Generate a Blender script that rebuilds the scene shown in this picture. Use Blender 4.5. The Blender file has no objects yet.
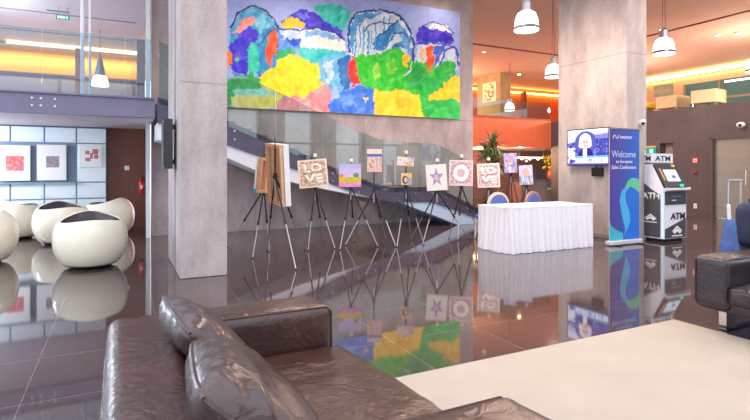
import bpy, bmesh, math, random
import numpy as np
from mathutils import Vector, Matrix, noise

random.seed(7); rng = np.random.RandomState(5)
S = bpy.context.scene
COL = S.collection
PI = math.pi

# ------------------------------------------------------------------ camera geometry (750x420)
H, FPX, HOR = 1.35, 510.0, 168.0
def ray(px, py):
    u = (px - 375.0) / FPX
    return Vector((0.4472 + 0.8944*u, 0.8944 - 0.4472*u, -(py - HOR) / FPX))
CAM = Vector((0, 0, H))
def onY(px, py, Y):
    r = ray(px, py); return CAM + r * (Y / r.y)
def onX(px, py, X):
    r = ray(px, py); return CAM + r * (X / r.x)
def onZ(px, py, Z=0.0):
    r = ray(px, py); return CAM + r * ((Z - H) / r.z)
def onD(px, py, d):
    return CAM + ray(px, py) * d
def floorpt(px, py): return onZ(px, py, 0.0)
def topx(X, Y, Z):
    d = 0.4472*X + 0.8944*Y
    return 375 + FPX*(0.8944*X - 0.4472*Y)/d, HOR - (Z - H)*FPX/d

# ------------------------------------------------------------------ colour / materials
def lin(c):
    return tuple(((v/255)/12.92 if v/255 <= 0.04045 else ((v/255+0.055)/1.055)**2.4) for v in c)
MATS = {}
def newmat(name):
    m = bpy.data.materials.new(name); m.use_nodes = True
    nt = m.node_tree; nt.nodes.clear()
    out = nt.nodes.new('ShaderNodeOutputMaterial')
    return m, nt, out
def N(nt, t, **kw):
    n = nt.nodes.new(t)
    for k, v in kw.items(): setattr(n, k, v)
    return n
def mat(name, rgb, rough=0.5, metal=0.0, var=0.0, vscale=6.0, bump=0.0, bscale=40.0, spec=0.5, coat=0.0, trans=0.0, aniso=None):
    if name in MATS: return MATS[name]
    m, nt, out = newmat(name)
    b = N(nt, 'ShaderNodeBsdfPrincipled')
    c = lin(rgb)
    b.inputs['Base Color'].default_value = (*c, 1)
    b.inputs['Roughness'].default_value = rough
    b.inputs['Metallic'].default_value = metal
    b.inputs['Specular IOR Level'].default_value = spec
    b.inputs['Coat Weight'].default_value = coat
    b.inputs['Coat Roughness'].default_value = 0.05
    b.inputs['Transmission Weight'].default_value = trans
    nt.links.new(b.outputs[0], out.inputs[0])
    if var or bump:
        tc = N(nt, 'ShaderNodeTexCoord')
        mp = N(nt, 'ShaderNodeMapping')
        if aniso: mp.inputs['Scale'].default_value = aniso
        nt.links.new(tc.outputs['Object'], mp.inputs[0])
    if var:
        n = N(nt, 'ShaderNodeTexNoise'); n.inputs['Scale'].default_value = vscale; n.inputs['Detail'].default_value = 6
        nt.links.new(mp.outputs[0], n.inputs['Vector'])
        r = N(nt, 'ShaderNodeMapRange'); r.inputs[1].default_value = 0.3; r.inputs[2].default_value = 0.7
        r.inputs[3].default_value = 1 - var; r.inputs[4].default_value = 1 + var
        nt.links.new(n.outputs[0], r.inputs[0])
        mx = N(nt, 'ShaderNodeVectorMath', operation='SCALE'); mx.inputs[0].default_value = c
        nt.links.new(r.outputs[0], mx.inputs['Scale'])
        nt.links.new(mx.outputs[0], b.inputs['Base Color'])
    if bump:
        n2 = N(nt, 'ShaderNodeTexNoise'); n2.inputs['Scale'].default_value = bscale; n2.inputs['Detail'].default_value = 4
        nt.links.new(mp.outputs[0], n2.inputs['Vector'])
        bp = N(nt, 'ShaderNodeBump'); bp.inputs['Strength'].default_value = bump; bp.inputs['Distance'].default_value = 0.01
        nt.links.new(n2.outputs[0], bp.inputs['Height']); nt.links.new(bp.outputs[0], b.inputs['Normal'])
    MATS[name] = m
    return m
def emit(name, rgb, strength):
    if name in MATS: return MATS[name]
    m, nt, out = newmat(name)
    e = N(nt, 'ShaderNodeEmission'); e.inputs[0].default_value = (*lin(rgb), 1); e.inputs[1].default_value = strength
    nt.links.new(e.outputs[0], out.inputs[0]); MATS[name] = m
    return m
def glass(name, tint=(225, 240, 240), refl=1.0):
    if name in MATS: return MATS[name]
    m, nt, out = newmat(name)
    t = N(nt, 'ShaderNodeBsdfTransparent'); t.inputs[0].default_value = (*lin(tint), 1)
    g = N(nt, 'ShaderNodeBsdfGlossy'); g.inputs['Roughness'].default_value = 0.02
    ge = N(nt, 'ShaderNodeNewGeometry'); dp = N(nt, 'ShaderNodeVectorMath', operation='DOT_PRODUCT')
    nt.links.new(ge.outputs['Normal'], dp.inputs[0]); nt.links.new(ge.outputs['Incoming'], dp.inputs[1])
    ab = N(nt, 'ShaderNodeMath', operation='ABSOLUTE'); nt.links.new(dp.outputs['Value'], ab.inputs[0])
    iv = N(nt, 'ShaderNodeMath', operation='SUBTRACT'); iv.inputs[0].default_value = 1.0; nt.links.new(ab.outputs[0], iv.inputs[1])
    p5 = N(nt, 'ShaderNodeMath', operation='POWER'); p5.inputs[1].default_value = 5.0; nt.links.new(iv.outputs[0], p5.inputs[0])
    f = N(nt, 'ShaderNodeMath', operation='MULTIPLY_ADD'); f.inputs[1].default_value = 0.955; f.inputs[2].default_value = 0.045; nt.links.new(p5.outputs[0], f.inputs[0])
    k = N(nt, 'ShaderNodeMath', operation='MULTIPLY'); k.inputs[1].default_value = refl; k.use_clamp = True
    mx = N(nt, 'ShaderNodeMixShader')
    nt.links.new(f.outputs[0], k.inputs[0]); nt.links.new(k.outputs[0], mx.inputs[0])
    nt.links.new(t.outputs[0], mx.inputs[1]); nt.links.new(g.outputs[0], mx.inputs[2])
    nt.links.new(mx.outputs[0], out.inputs[0]); MATS[name] = m
    return m
def painted(name='painted_colour', rough=0.55, emission=0.0):
    if name in MATS: return MATS[name]
    m, nt, out = newmat(name)
    a = N(nt, 'ShaderNodeAttribute'); a.attribute_name = 'Col'
    if emission:
        b = N(nt, 'ShaderNodeEmission'); b.inputs[1].default_value = emission
        nt.links.new(a.outputs['Color'], b.inputs[0])
    else:
        b = N(nt, 'ShaderNodeBsdfPrincipled'); b.inputs['Roughness'].default_value = rough
        nt.links.new(a.outputs['Color'], b.inputs['Base Color'])
    nt.links.new(b.outputs[0], out.inputs[0]); MATS[name] = m
    return m
def concrete(name, rgb, joint=2.4, jh=0.0, jaxis=0):
    if name in MATS: return MATS[name]
    m, nt, out = newmat(name)
    b = N(nt, 'ShaderNodeBsdfPrincipled'); b.inputs['Roughness'].default_value = 0.75
    tc = N(nt, 'ShaderNodeTexCoord'); c = lin(rgb)
    mp = N(nt, 'ShaderNodeMapping'); mp.inputs['Scale'].default_value = (1, 1, 0.45)
    nt.links.new(tc.outputs['Object'], mp.inputs[0])
    n1 = N(nt, 'ShaderNodeTexNoise'); n1.inputs['Scale'].default_value = 2.2; n1.inputs['Detail'].default_value = 8; n1.inputs['Roughness'].default_value = 0.65
    n2 = N(nt, 'ShaderNodeTexNoise'); n2.inputs['Scale'].default_value = 26; n2.inputs['Detail'].default_value = 5
    nt.links.new(mp.outputs[0], n1.inputs[0]); nt.links.new(tc.outputs['Object'], n2.inputs[0])
    r1 = N(nt, 'ShaderNodeMapRange'); r1.inputs[1].default_value = 0.3; r1.inputs[2].default_value = 0.72; r1.inputs[3].default_value = 0.64; r1.inputs[4].default_value = 1.18
    r2 = N(nt, 'ShaderNodeMapRange'); r2.inputs[1].default_value = 0.3; r2.inputs[2].default_value = 0.7; r2.inputs[3].default_value = 0.93; r2.inputs[4].default_value = 1.06
    nt.links.new(n1.outputs[0], r1.inputs[0]); nt.links.new(n2.outputs[0], r2.inputs[0])
    mu = N(nt, 'ShaderNodeMath', operation='MULTIPLY'); nt.links.new(r1.outputs[0], mu.inputs[0]); nt.links.new(r2.outputs[0], mu.inputs[1])
    last = mu
    sp = N(nt, 'ShaderNodeSeparateXYZ'); nt.links.new(tc.outputs['Object'], sp.inputs[0])
    def line(src, period, half):
        nonlocal last
        pp = N(nt, 'ShaderNodeMath', operation='PINGPONG'); pp.inputs[1].default_value = period/2
        nt.links.new(src, pp.inputs[0])
        lt = N(nt, 'ShaderNodeMapRange'); lt.inputs[1].default_value = 0; lt.inputs[2].default_value = half
        lt.inputs[3].default_value = 0.66; lt.inputs[4].default_value = 1.0
        nt.links.new(pp.outputs[0], lt.inputs[0])
        k = N(nt, 'ShaderNodeMath', operation='MULTIPLY'); nt.links.new(last.outputs[0], k.inputs[0]); nt.links.new(lt.outputs[0], k.inputs[1]); last = k
    line(sp.outputs[2], joint, 0.016)
    if jh: line(sp.outputs[jaxis], jh, 0.014)
    mx = N(nt, 'ShaderNodeVectorMath', operation='SCALE'); mx.inputs[0].default_value = c
    nt.links.new(last.outputs[0], mx.inputs['Scale']); nt.links.new(mx.outputs[0], b.inputs['Base Color'])
    bp = N(nt, 'ShaderNodeBump'); bp.inputs['Strength'].default_value = 0.25; bp.inputs['Distance'].default_value = 0.01
    nt.links.new(n2.outputs[0], bp.inputs['Height']); nt.links.new(bp.outputs[0], b.inputs['Normal'])
    nt.links.new(b.outputs[0], out.inputs[0]); MATS[name] = m
    return m
def tiled(name, rgb, w, h, mortar_rgb, mortar=0.008, rough=0.3, var=0.15, off=(0, 0, 0), offset=0.0, swap=None, ior=1.5, speck=0.0, rot=None):
    if name in MATS: return MATS[name]
    m, nt, out = newmat(name)
    b = N(nt, 'ShaderNodeBsdfPrincipled'); b.inputs['Roughness'].default_value = rough; b.inputs['IOR'].default_value = ior
    tc = N(nt, 'ShaderNodeTexCoord'); mp = N(nt, 'ShaderNodeMapping'); mp.inputs['Location'].default_value = off
    if rot: mp.inputs['Rotation'].default_value = rot
    nt.links.new(tc.outputs['Object'], mp.inputs[0])
    br = N(nt, 'ShaderNodeTexBrick'); br.offset = offset; br.squash = 1
    c = lin(rgb)
    br.inputs['Color1'].default_value = (*[v*(1-var) for v in c], 1); br.inputs['Color2'].default_value = (*[v*(1+var) for v in c], 1)
    br.inputs['Mortar'].default_value = (*lin(mortar_rgb), 1)
    br.inputs['Scale'].default_value = 1; br.inputs['Mortar Size'].default_value = mortar; br.inputs['Mortar Smooth'].default_value = 0.1
    br.inputs['Brick Width'].default_value = w; br.inputs['Row Height'].default_value = h
    nt.links.new(mp.outputs[0], br.inputs[0])
    n = N(nt, 'ShaderNodeTexNoise'); n.inputs['Scale'].default_value = 60; n.inputs['Detail'].default_value = 2
    n3 = N(nt, 'ShaderNodeTexNoise'); n3.inputs['Scale'].default_value = 1.6; n3.inputs['Detail'].default_value = 4
    nt.links.new(tc.outputs['Object'], n.inputs[0]); nt.links.new(tc.outputs['Object'], n3.inputs[0])
    r = N(nt, 'ShaderNodeMapRange'); r.inputs[1].default_value = 0.3; r.inputs[2].default_value = 0.7; r.inputs[3].default_value = 1-speck; r.inputs[4].default_value = 1+speck
    r3 = N(nt, 'ShaderNodeMapRange'); r3.inputs[1].default_value = 0.3; r3.inputs[2].default_value = 0.7; r3.inputs[3].default_value = 0.88; r3.inputs[4].default_value = 1.12
    nt.links.new(n.outputs[0], r.inputs[0]); nt.links.new(n3.outputs[0], r3.inputs[0])
    k = N(nt, 'ShaderNodeMath', operation='MULTIPLY'); nt.links.new(r.outputs[0], k.inputs[0]); nt.links.new(r3.outputs[0], k.inputs[1])
    mx = N(nt, 'ShaderNodeVectorMath', operation='SCALE'); nt.links.new(br.outputs['Color'], mx.inputs[0]); nt.links.new(k.outputs[0], mx.inputs['Scale'])
    nt.links.new(mx.outputs[0], b.inputs['Base Color']); nt.links.new(b.outputs[0], out.inputs[0]); MATS[name] = m
    return m
def leather(name, rgb, rough=0.36):
    if name in MATS: return MATS[name]
    m, nt, out = newmat(name)
    b = N(nt, 'ShaderNodeBsdfPrincipled'); b.inputs['Roughness'].default_value = rough
    b.inputs['Specular IOR Level'].default_value = 0.6
    tc = N(nt, 'ShaderNodeTexCoord'); c = lin(rgb)
    n1 = N(nt, 'ShaderNodeTexNoise'); n1.inputs['Scale'].default_value = 5; n1.inputs['Detail'].default_value = 6; n1.inputs['Distortion'].default_value = 0.8
    n2 = N(nt, 'ShaderNodeTexVoronoi'); n2.inputs['Scale'].default_value = 260
    n3 = N(nt, 'ShaderNodeTexNoise'); n3.inputs['Scale'].default_value = 11; n3.inputs['Detail'].default_value = 3; n3.inputs['Distortion'].default_value = 2.5
    for n in (n1, n2, n3): nt.links.new(tc.outputs['Object'], n.inputs['Vector'])
    r = N(nt, 'ShaderNodeMapRange'); r.inputs[1].default_value = 0.3; r.inputs[2].default_value = 0.7; r.inputs[3].default_value = 0.75; r.inputs[4].default_value = 1.3
    nt.links.new(n1.outputs[0], r.inputs[0])
    mx = N(nt, 'ShaderNodeVectorMath', operation='SCALE'); mx.inputs[0].default_value = c
    nt.links.new(r.outputs[0], mx.inputs['Scale']); nt.links.new(mx.outputs[0], b.inputs['Base Color'])
    b1 = N(nt, 'ShaderNodeBump'); b1.inputs['Strength'].default_value = 0.14; b1.inputs['Distance'].default_value = 0.002
    b2 = N(nt, 'ShaderNodeBump'); b2.inputs['Strength'].default_value = 0.3; b2.inputs['Distance'].default_value = 0.02
    nt.links.new(n2.outputs['Distance'], b1.inputs['Height']); nt.links.new(n3.outputs[0], b2.inputs['Height'])
    nt.links.new(b2.outputs[0], b1.inputs['Normal']); nt.links.new(b1.outputs[0], b.inputs['Normal'])
    nt.links.new(b.outputs[0], out.inputs[0]); MATS[name] = m
    return m

# ------------------------------------------------------------------ mesh helpers
def box(bm, c, s, rot=None, bev=0.0):
    r = bmesh.ops.create_cube(bm, size=1.0); vs = r['verts']
    for v in vs: v.co = Vector((v.co.x*s[0], v.co.y*s[1], v.co.z*s[2]))
    if bev:
        es = list({e for v in vs for e in v.link_edges})
        rr = bmesh.ops.bevel(bm, geom=es, offset=bev, segments=2, profile=0.5, affect='EDGES')
        vs = list({v for f in rr['faces'] for v in f.verts} | {v for v in vs if v.is_valid})
    M = Matrix.Translation(Vector(c))
    if rot is not None: M = M @ rot.to_4x4()
    for v in vs: v.co = M @ v.co
    return vs
def box2(bm, a, b, bev=0.0):
    a, b = Vector(a), Vector(b)
    return box(bm, (a+b)/2, [abs(b[i]-a[i]) for i in range(3)], None, bev)
def tube(bm, p0, p1, r0, r1=None, seg=10, caps=True):
    if r1 is None: r1 = r0
    p0, p1 = Vector(p0), Vector(p1); d = p1-p0
    if d.length < 1e-6: return
    q = d.to_track_quat('Z', 'Y').to_matrix()
    A, B = [], []
    for i in range(seg):
        a = 2*PI*i/seg; o = Vector((math.cos(a), math.sin(a), 0))
        A.append(bm.verts.new(p0 + q @ (o*r0))); B.append(bm.verts.new(p1 + q @ (o*r1)))
    for i in range(seg):
        j = (i+1) % seg; bm.faces.new((A[i], A[j], B[j], B[i]))
    if caps: bm.faces.new(A[::-1]); bm.faces.new(B)
def path(bm, pts, r, seg=8):
    for a, b in zip(pts[:-1], pts[1:]): tube(bm, a, b, r, seg=seg)
def lathe(bm, prof, c=(0, 0, 0), seg=32, capb=True, capt=True):
    c = Vector(c); rings = []
    for r, z in prof:
        rings.append([bm.verts.new(c + Vector((r*math.cos(2*PI*i/seg), r*math.sin(2*PI*i/seg), z))) for i in range(seg)])
    for A, B in zip(rings[:-1], rings[1:]):
        for i in range(seg):
            j = (i+1) % seg; bm.faces.new((A[i], A[j], B[j], B[i]))
    if capb: bm.faces.new(rings[0][::-1])
    if capt: bm.faces.new(rings[-1])
def sphere(bm, c, r, sc=(1, 1, 1), u=14, v=10):
    rr = bmesh.ops.create_uvsphere(bm, u_segments=u, v_segments=v, radius=r)
    for w in rr['verts']: w.co = Vector(c) + Vector((w.co.x*sc[0], w.co.y*sc[1], w.co.z*sc[2]))
def prism(bm, poly, off):
    """poly: list of Vectors (planar); extruded by vector off"""
    off = Vector(off)
    A = [bm.verts.new(Vector(p)) for p in poly]; B = [bm.verts.new(Vector(p)+off) for p in poly]
    n = len(A); bm.faces.new(A); bm.faces.new(B[::-1])
    for i in range(n):
        j = (i+1) % n; bm.faces.new((A[i], B[i], B[j], A[j]))
def rbox(bm, c, size, r, n=16, puff=(0, 0, 0), wrinkle=0.0, wscale=5.0, seed=0.0, rot=None):
    """rounded, slightly inflated cushion block"""
    t = bmesh.new(); bmesh.ops.create_cube(t, size=1.0)
    bmesh.ops.subdivide_edges(t, edges=t.edges[:], cuts=n, use_grid_fill=True)
    h = Vector([s/2 for s in size])
    for v in t.verts:
        # denser towards the edges
        q = Vector([math.copysign(abs(2*k)**0.75, k) for k in v.co])
        p = Vector([q[i]*h[i] for i in range(3)])
        inner = Vector([max(-(h[i]-r), min(h[i]-r, p[i])) for i in range(3)])
        d = p - inner
        if d.length > 1e-9: p = inner + d.normalized()*r
        nrm = d.normalized() if d.length > 1e-9 else Vector((0, 0, 1))
        for i in range(3):
            if puff[i]:
                o = [j for j in range(3) if j != i]
                f = (1 - q[o[0]]**2) * (1 - q[o[1]]**2)
                p[i] += math.copysign(puff[i]*f, q[i]) if abs(q[i]) > 0.02 else 0
        if wrinkle:
            w = noise.noise(p*wscale + Vector((seed, seed*1.7, 3)))
            w2 = 1 - abs(noise.noise(Vector((p.x*wscale*1.3, p.y*wscale*2.1, p.z*wscale*1.6)) + Vector((seed+9, 2, seed))))*2
            p += nrm * (wrinkle*(w + 0.6*w2*abs(w2)))
        v.co = p
    M = Matrix.Translation(Vector(c))
    if rot is not None: M = M @ rot.to_4x4()
    bmesh.ops.transform(t, matrix=M, verts=t.verts[:])
    me = bpy.data.meshes.new('tmp'); t.to_mesh(me); t.free(); bm.from_mesh(me); bpy.data.meshes.remove(me)
def obj(name, bm, m, parent=None, smooth=False, angle=40):
    bmesh.ops.recalc_face_normals(bm, faces=bm.faces[:])
    me = bpy.data.meshes.new(name); bm.to_mesh(me); bm.free()
    if smooth:
        for p in me.polygons: p.use_smooth = True
        try: me.set_sharp_from_angle(angle=math.radians(angle))
        except Exception: pass
    o = bpy.data.objects.new(name, me); COL.objects.link(o)
    if m is not None: me.materials.append(m)
    if parent is not None: o.parent = parent
    return o
def tag(o, label=None, cat=None, group=None, kind=None):
    if label: o['label'] = label
    if cat: o['category'] = cat
    if group: o['group'] = group
    if kind: o['kind'] = kind
    return o
def thing(name, label, cat, loc=(0, 0, 0), rz=0.0, group=None):
    o = bpy.data.objects.new(name, None); COL.objects.link(o); o.empty_display_size = 0.1
    o.location = loc; o.rotation_euler = (0, 0, rz)
    return tag(o, label, cat, group)
def struct(name, bm, m, parent=None, **kw):
    o = obj(name, bm, m, parent, **kw)
    if parent is None: o['kind'] = 'structure'
    return o
def dup(root, loc, rz=0.0, label=None, group=None):
    r = root.copy(); COL.objects.link(r); r.location = loc; r.rotation_euler = (0, 0, rz)
    if label: r['label'] = label
    if group: r['group'] = group
    for ch in list(root.children):
        c = ch.copy(); COL.objects.link(c); c.parent = r
        for g in list(ch.children):
            d = g.copy(); COL.objects.link(d); d.parent = c
    return r
def part(name, parent, m, fn, smooth=False, angle=40, label=None):
    bm = bmesh.new(); fn(bm); o = obj(name, bm, m, parent, smooth, angle)
    if label: o['label'] = label
    return o
def bpart(name, parent, m, c, s, rot=None, bev=0.0, label=None):
    return part(name, parent, m, lambda bm: box(bm, c, s, rot, bev), label=label)
_txt = {}
def lettering(body, m, parent, origin, xdir, updir, width, height, depth=0.004, name='lettering', align='C', bold=0.0):
    """raised letters in the plane spanned by xdir/updir, fitted to width x height, centred on origin"""
    cu = bpy.data.curves.new('t', 'FONT'); cu.body = body; cu.align_x = 'CENTER' if align == 'C' else 'LEFT'; cu.resolution_u = 4; cu.space_line = 0.82; cu.offset = bold
    to = bpy.data.objects.new('t', cu); COL.objects.link(to)
    bpy.context.view_layer.update()
    dg = bpy.context.evaluated_depsgraph_get()
    me = bpy.data.meshes.new_from_object(to.evaluated_get(dg))
    bpy.data.objects.remove(to); bpy.data.curves.remove(cu)
    xs = [v.co.x for v in me.vertices]; ys = [v.co.y for v in me.vertices]
    x0, x1, y0, y1 = min(xs), max(xs), min(ys), max(ys)
    xd, ud = Vector(xdir).normalized(), Vector(updir).normalized(); nd = xd.cross(ud)
    bm = bmesh.new(); bm.from_mesh(me); bpy.data.meshes.remove(me)
    r = bmesh.ops.extrude_face_region(bm, geom=bm.faces[:])
    for v in [g for g in r['geom'] if isinstance(g, bmesh.types.BMVert)]: v.co.z += 1.0
    for v in bm.verts:
        a = ((v.co.x-x0)/(x1-x0) - 0.5)*width; b = ((v.co.y-y0)/(y1-y0) - 0.5)*height
        v.co = Vector(origin) + xd*a + ud*b + nd*(depth*v.co.z)
    return obj(name, bm, m, parent)

# ------------------------------------------------------------------ painting helpers (colour of the artwork itself)
def vnoise(x, y, seed=0):
    r = np.random.RandomState(seed).rand(257, 257)
    xi = np.floor(x).astype(int); yi = np.floor(y).astype(int); fx = x-xi; fy = y-yi
    fx = fx*fx*(3-2*fx); fy = fy*fy*(3-2*fy)
    g = lambda a, b: r[np.mod(a, 256), np.mod(b, 256)]
    return (g(xi, yi)*(1-fx)+g(xi+1, yi)*fx)*(1-fy)+(g(xi, yi+1)*(1-fx)+g(xi+1, yi+1)*fx)*fy
def inpoly(x, y, poly):
    res = np.zeros(x.shape, bool); n = len(poly)
    for i in range(n):
        x0, y0 = poly[i]; x1, y1 = poly[(i+1) % n]
        if y0 == y1: continue
        c = ((y0 > y) != (y1 > y)) & (x < (x1-x0)*(y-y0)/(y1-y0)+x0)
        res ^= c
    return res
def dline(x, y, pts):
    d = np.full(x.shape, 1e9)
    for (x0, y0), (x1, y1) in zip(pts[:-1], pts[1:]):
        L = (x1-x0)**2+(y1-y0)**2+1e-9
        t = np.clip(((x-x0)*(x1-x0)+(y-y0)*(y1-y0))/L, 0, 1)
        d = np.minimum(d, np.hypot(x-x0-t*(x1-x0), y-y0-t*(y1-y0)))
    return d
def linarr(a):
    a = np.clip(a, 0, 255)/255.0
    return np.where(a <= 0.04045, a/12.92, ((a+0.055)/1.055)**2.4)
def grid_panel(name, P00, ex, ey, nx, ny, colfn, m, parent=None):
    """coloured sheet: colfn(U,V) -> rgb(0..255) with U right, V up in 0..1"""
    P00, ex, ey = Vector(P00), Vector(ex), Vector(ey)
    U, V = np.meshgrid(np.linspace(0, 1, nx+1), np.linspace(0, 1, ny+1))
    co = (np.array(P00)[None, None]+U[..., None]*np.array(ex)+V[..., None]*np.array(ey)).reshape(-1, 3)
    idx = np.arange((nx+1)*(ny+1)).reshape(ny+1, nx+1)
    f = np.stack([idx[:-1, :-1], idx[:-1, 1:], idx[1:, 1:], idx[1:, :-1]], -1).reshape(-1, 4)
    me = bpy.data.meshes.new(name)
    me.vertices.add(len(co)); me.vertices.foreach_set('co', co.ravel())
    me.loops.add(f.size); me.loops.foreach_set('vertex_index', f.ravel())
    me.polygons.add(len(f)); me.polygons.foreach_set('loop_start', np.arange(0, f.size, 4)); me.polygons.foreach_set('loop_total', np.full(len(f), 4))
    me.update(); me.validate()
    c = linarr(colfn(U, V).astype(float)).reshape(-1, 3)
    at = me.color_attributes.new('Col', 'FLOAT_COLOR', 'POINT')
    at.data.foreach_set('color', np.concatenate([c, np.ones((len(c), 1))], 1).astype(np.float32).ravel())
    me.materials.append(m)
    o = bpy.data.objects.new(name, me); COL.objects.link(o)
    if parent: o.parent = parent
    return o

# ------------------------------------------------------------------ common materials
M_CONC = concrete('concrete_board_marked', (188, 176, 176), 2.4)
M_CONCB = concrete('concrete_board_marked_tall', (192, 180, 176), 3.48)
M_CONCW = concrete('concrete_wall_cast', (176, 164, 166), 2.6, 2.6, 0)
M_STEEL = mat('stringer_steel_violet_grey', (84, 80, 104), 0.4, 0.3, var=0.12, vscale=3)
M_BEAM = mat('beam_steel_grey', (120, 116, 142), 0.45, 0.2, var=0.08, vscale=3)
M_PALE = mat('pale_plaster', (205, 208, 220), 0.7, var=0.04)
M_CHROME = mat('chrome', (215, 215, 220), 0.12, 1.0)
M_ALU = mat('brushed_aluminium', (190, 190, 196), 0.3, 0.9)
M_BLACK = mat('black_plastic', (28, 27, 30), 0.4)
M_DARK = mat('dark_metal', (52, 50, 56), 0.35, 0.6)
M_WHITE = mat('white_paint', (236, 236, 236), 0.45)
M_GLASS = glass('clear_glass', (226, 240, 240), 1.6)
M_GLASSL = glass('balustrade_glass', (222, 236, 242), 1.0)
M_LEATH = leather('brown_leather', (62, 36, 31), 0.27)
M_LEATHP = leather('grey_brown_leather', (66, 50, 50), 0.25)
M_PAINT = painted()
M_CREAM = mat('cream_shell', (240, 233, 212), 0.12, coat=0.6, spec=0.5)
M_WOOD = mat('pine_stretcher', (216, 172, 134), 0.6, var=0.15, vscale=8, aniso=(1, 1, 6))
M_ORANGE = mat('orange_veneer', (206, 92, 44), 0.4, var=0.14, vscale=4, aniso=(6, 6, 0.6))
M_CLOTH = mat('white_cloth', (238, 235, 240), 0.85, bump=0.1, bscale=200)

# ------------------------------------------------------------------ setting
ZC = 6.0
M_FLOOR = tiled('polished_granite', (72, 60, 60), 0.80, 0.80, (122, 104, 100), 0.003, 0.045, 0.10, (0.51, -3.5+0.8*5, 0), 0.0, ior=1.85, speck=0.55)
bm = bmesh.new(); box2(bm, (-12, -7, -0.2), (30, 26, 0.0)); struct('floor', bm, M_FLOOR)
M_CEIL = mat('salmon_ceiling', (206, 174, 166), 0.8, var=0.03, vscale=1)
bm = bmesh.new(); box2(bm, (0.6, 2.6, ZC), (30, 26, ZC+0.2)); struct('ceiling', bm, M_CEIL)
M_CEILL = mat('pale_ceiling', (214, 216, 226), 0.8, var=0.02)
bm = bmesh.new(); box2(bm, (-5.3, 9.2, 5.45), (0.6, 26, 5.65)); struct('ceiling_mezzanine', bm, M_CEILL)
# recessed seam around the hall ceiling
bm = bmesh.new()
box2(bm, (16.58, -5, ZC-0.03), (16.66, 15.4, ZC-0.002)); box2(bm, (8.0, 15.36, ZC-0.03), (16.66, 15.44, ZC-0.002))
struct('trim_1', bm, mat('seam_brown', (110, 72, 66), 0.7))
bm = bmesh.new(); box2(bm, (3.5, -7.4, 4.4), (30, -7.1, ZC)); box2(bm, (3.5, -7.4, 0), (30, -7.1, 0.35))  # unseen wall added behind the camera, openings shaped for light and reflections
for k in range(9): box2(bm, (3.5+k*3.0, -7.4, 0.35), (5.0+k*3.0, -7.1, 4.4))
struct('wall_back_unseen', bm, M_CONCW)
# thin seams of the mezzanine ceiling
bm = bmesh.new()
for yy in (13.2, 15.9, 18.2): box2(bm, (-5.2, yy-0.02, 5.43), (0.4, yy+0.02, 5.449))
struct('trim_2', bm, mat('seam_grey', (150, 152, 168), 0.7))

# long concrete wall that carries the mural
WX0, WX1, WY = 0.56, 8.42, 11.0
bm = bmesh.new(); box2(bm, (WX0, WY, 0), (WX1, WY+0.35, ZC)); struct('wall_mural', bm, M_CONCW)

# left: back wall behind the glass cabinets and the brown panelled wall
LY = 12.8
bm = bmesh.new(); box2(bm, (-5.3, LY, 0), (-0.33, LY+0.2, 2.235)); struct('wall_left', bm, mat('cabinet_back', (150, 165, 188), 0.6))
M_BROWN = mat('brown_veneer', (110, 62, 50), 0.45, var=0.12, vscale=5, aniso=(4, 4, 0.5))
bm = bmesh.new(); box2(bm, (-0.33, LY, 0), (0.556, LY+0.2, 2.235)); struct('wall_brown', bm, M_BROWN)
bm = bmesh.new(); box2(bm, (-5.3, 20, 2.6), (0.55, 20.2, 5.45)); struct('wall_mezzanine', bm, mat('mezz_back_wall', (150, 150, 176), 0.7, var=0.06))
# mezzanine slab, edge beam
bm = bmesh.new(); box2(bm, (-5.3, 9.98, 2.24), (0.556, 20, 2.56)); struct('floor_mezzanine', bm, mat('soffit_pale_lilac', (214, 206, 218), 0.7))
beam = thing('edge_beam', 'violet grey steel edge beam with bolt plates carrying the left glass balustrade', 'beam', (-6, 9.9, 2.24))
def _beam(bm):
    box2(bm, (-6, 0, 0), (6.556, 0.02, 0.36)); box2(bm, (-6, -0.04, 0.33), (6.556, 0.08, 0.36)); box2(bm, (-6, -0.04, 0), (6.556, 0.08, 0.03))
part('web', beam, M_BEAM, _beam)
for px in (32, 41, 55): 
    x = onY(px, 105, 9.9).x + 6
    for z in (0.13, 0.25): part('bolt', beam, M_ALU, lambda bm: tube(bm, (x, -0.004, z), (x, -0.02, z), 0.018, seg=8))
# glass balustrade on the beam
bal = thing('glass_balustrade', 'clear glass balustrade standing on the left mezzanine edge beam', 'balustrade', (-6, 9.9, 2.6))
xs = [0.0, 2.3] + [onY(px, 60, 9.9).x + 6 for px in (42, 83, 125)] + [6.5]
for a, b in zip(xs[:-1], xs[1:]):
    bpart('glass_panel', bal, M_GLASSL, ((a+b)/2, 0, 0.51), (b-a-0.012, 0.016, 1.02))
    bpart('edge_strip', bal, mat('glass_edge_teal', (150, 180, 188), 0.2), ((a+b)/2, 0, 1.025), (b-a-0.012, 0.017, 0.012))
for px in (82.5, 90):
    p = onY(px, 60, 10.15)
    o = part('tension_rod', None, mat('white_rod', (232, 230, 240), 0.3), lambda bm: tube(bm, (p.x, p.y, 2.56), (p.x, p.y, 5.45), 0.032 if px < 85 else 0.022, seg=12), smooth=True)
    tag(o, 'thicker white vertical steel rod left of its thinner twin above the mezzanine beam' if px < 85 else 'thinner white vertical rod right beside the thicker rod above mezzanine beam', 'rod', 'rods hanging at the mezzanine')
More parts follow.
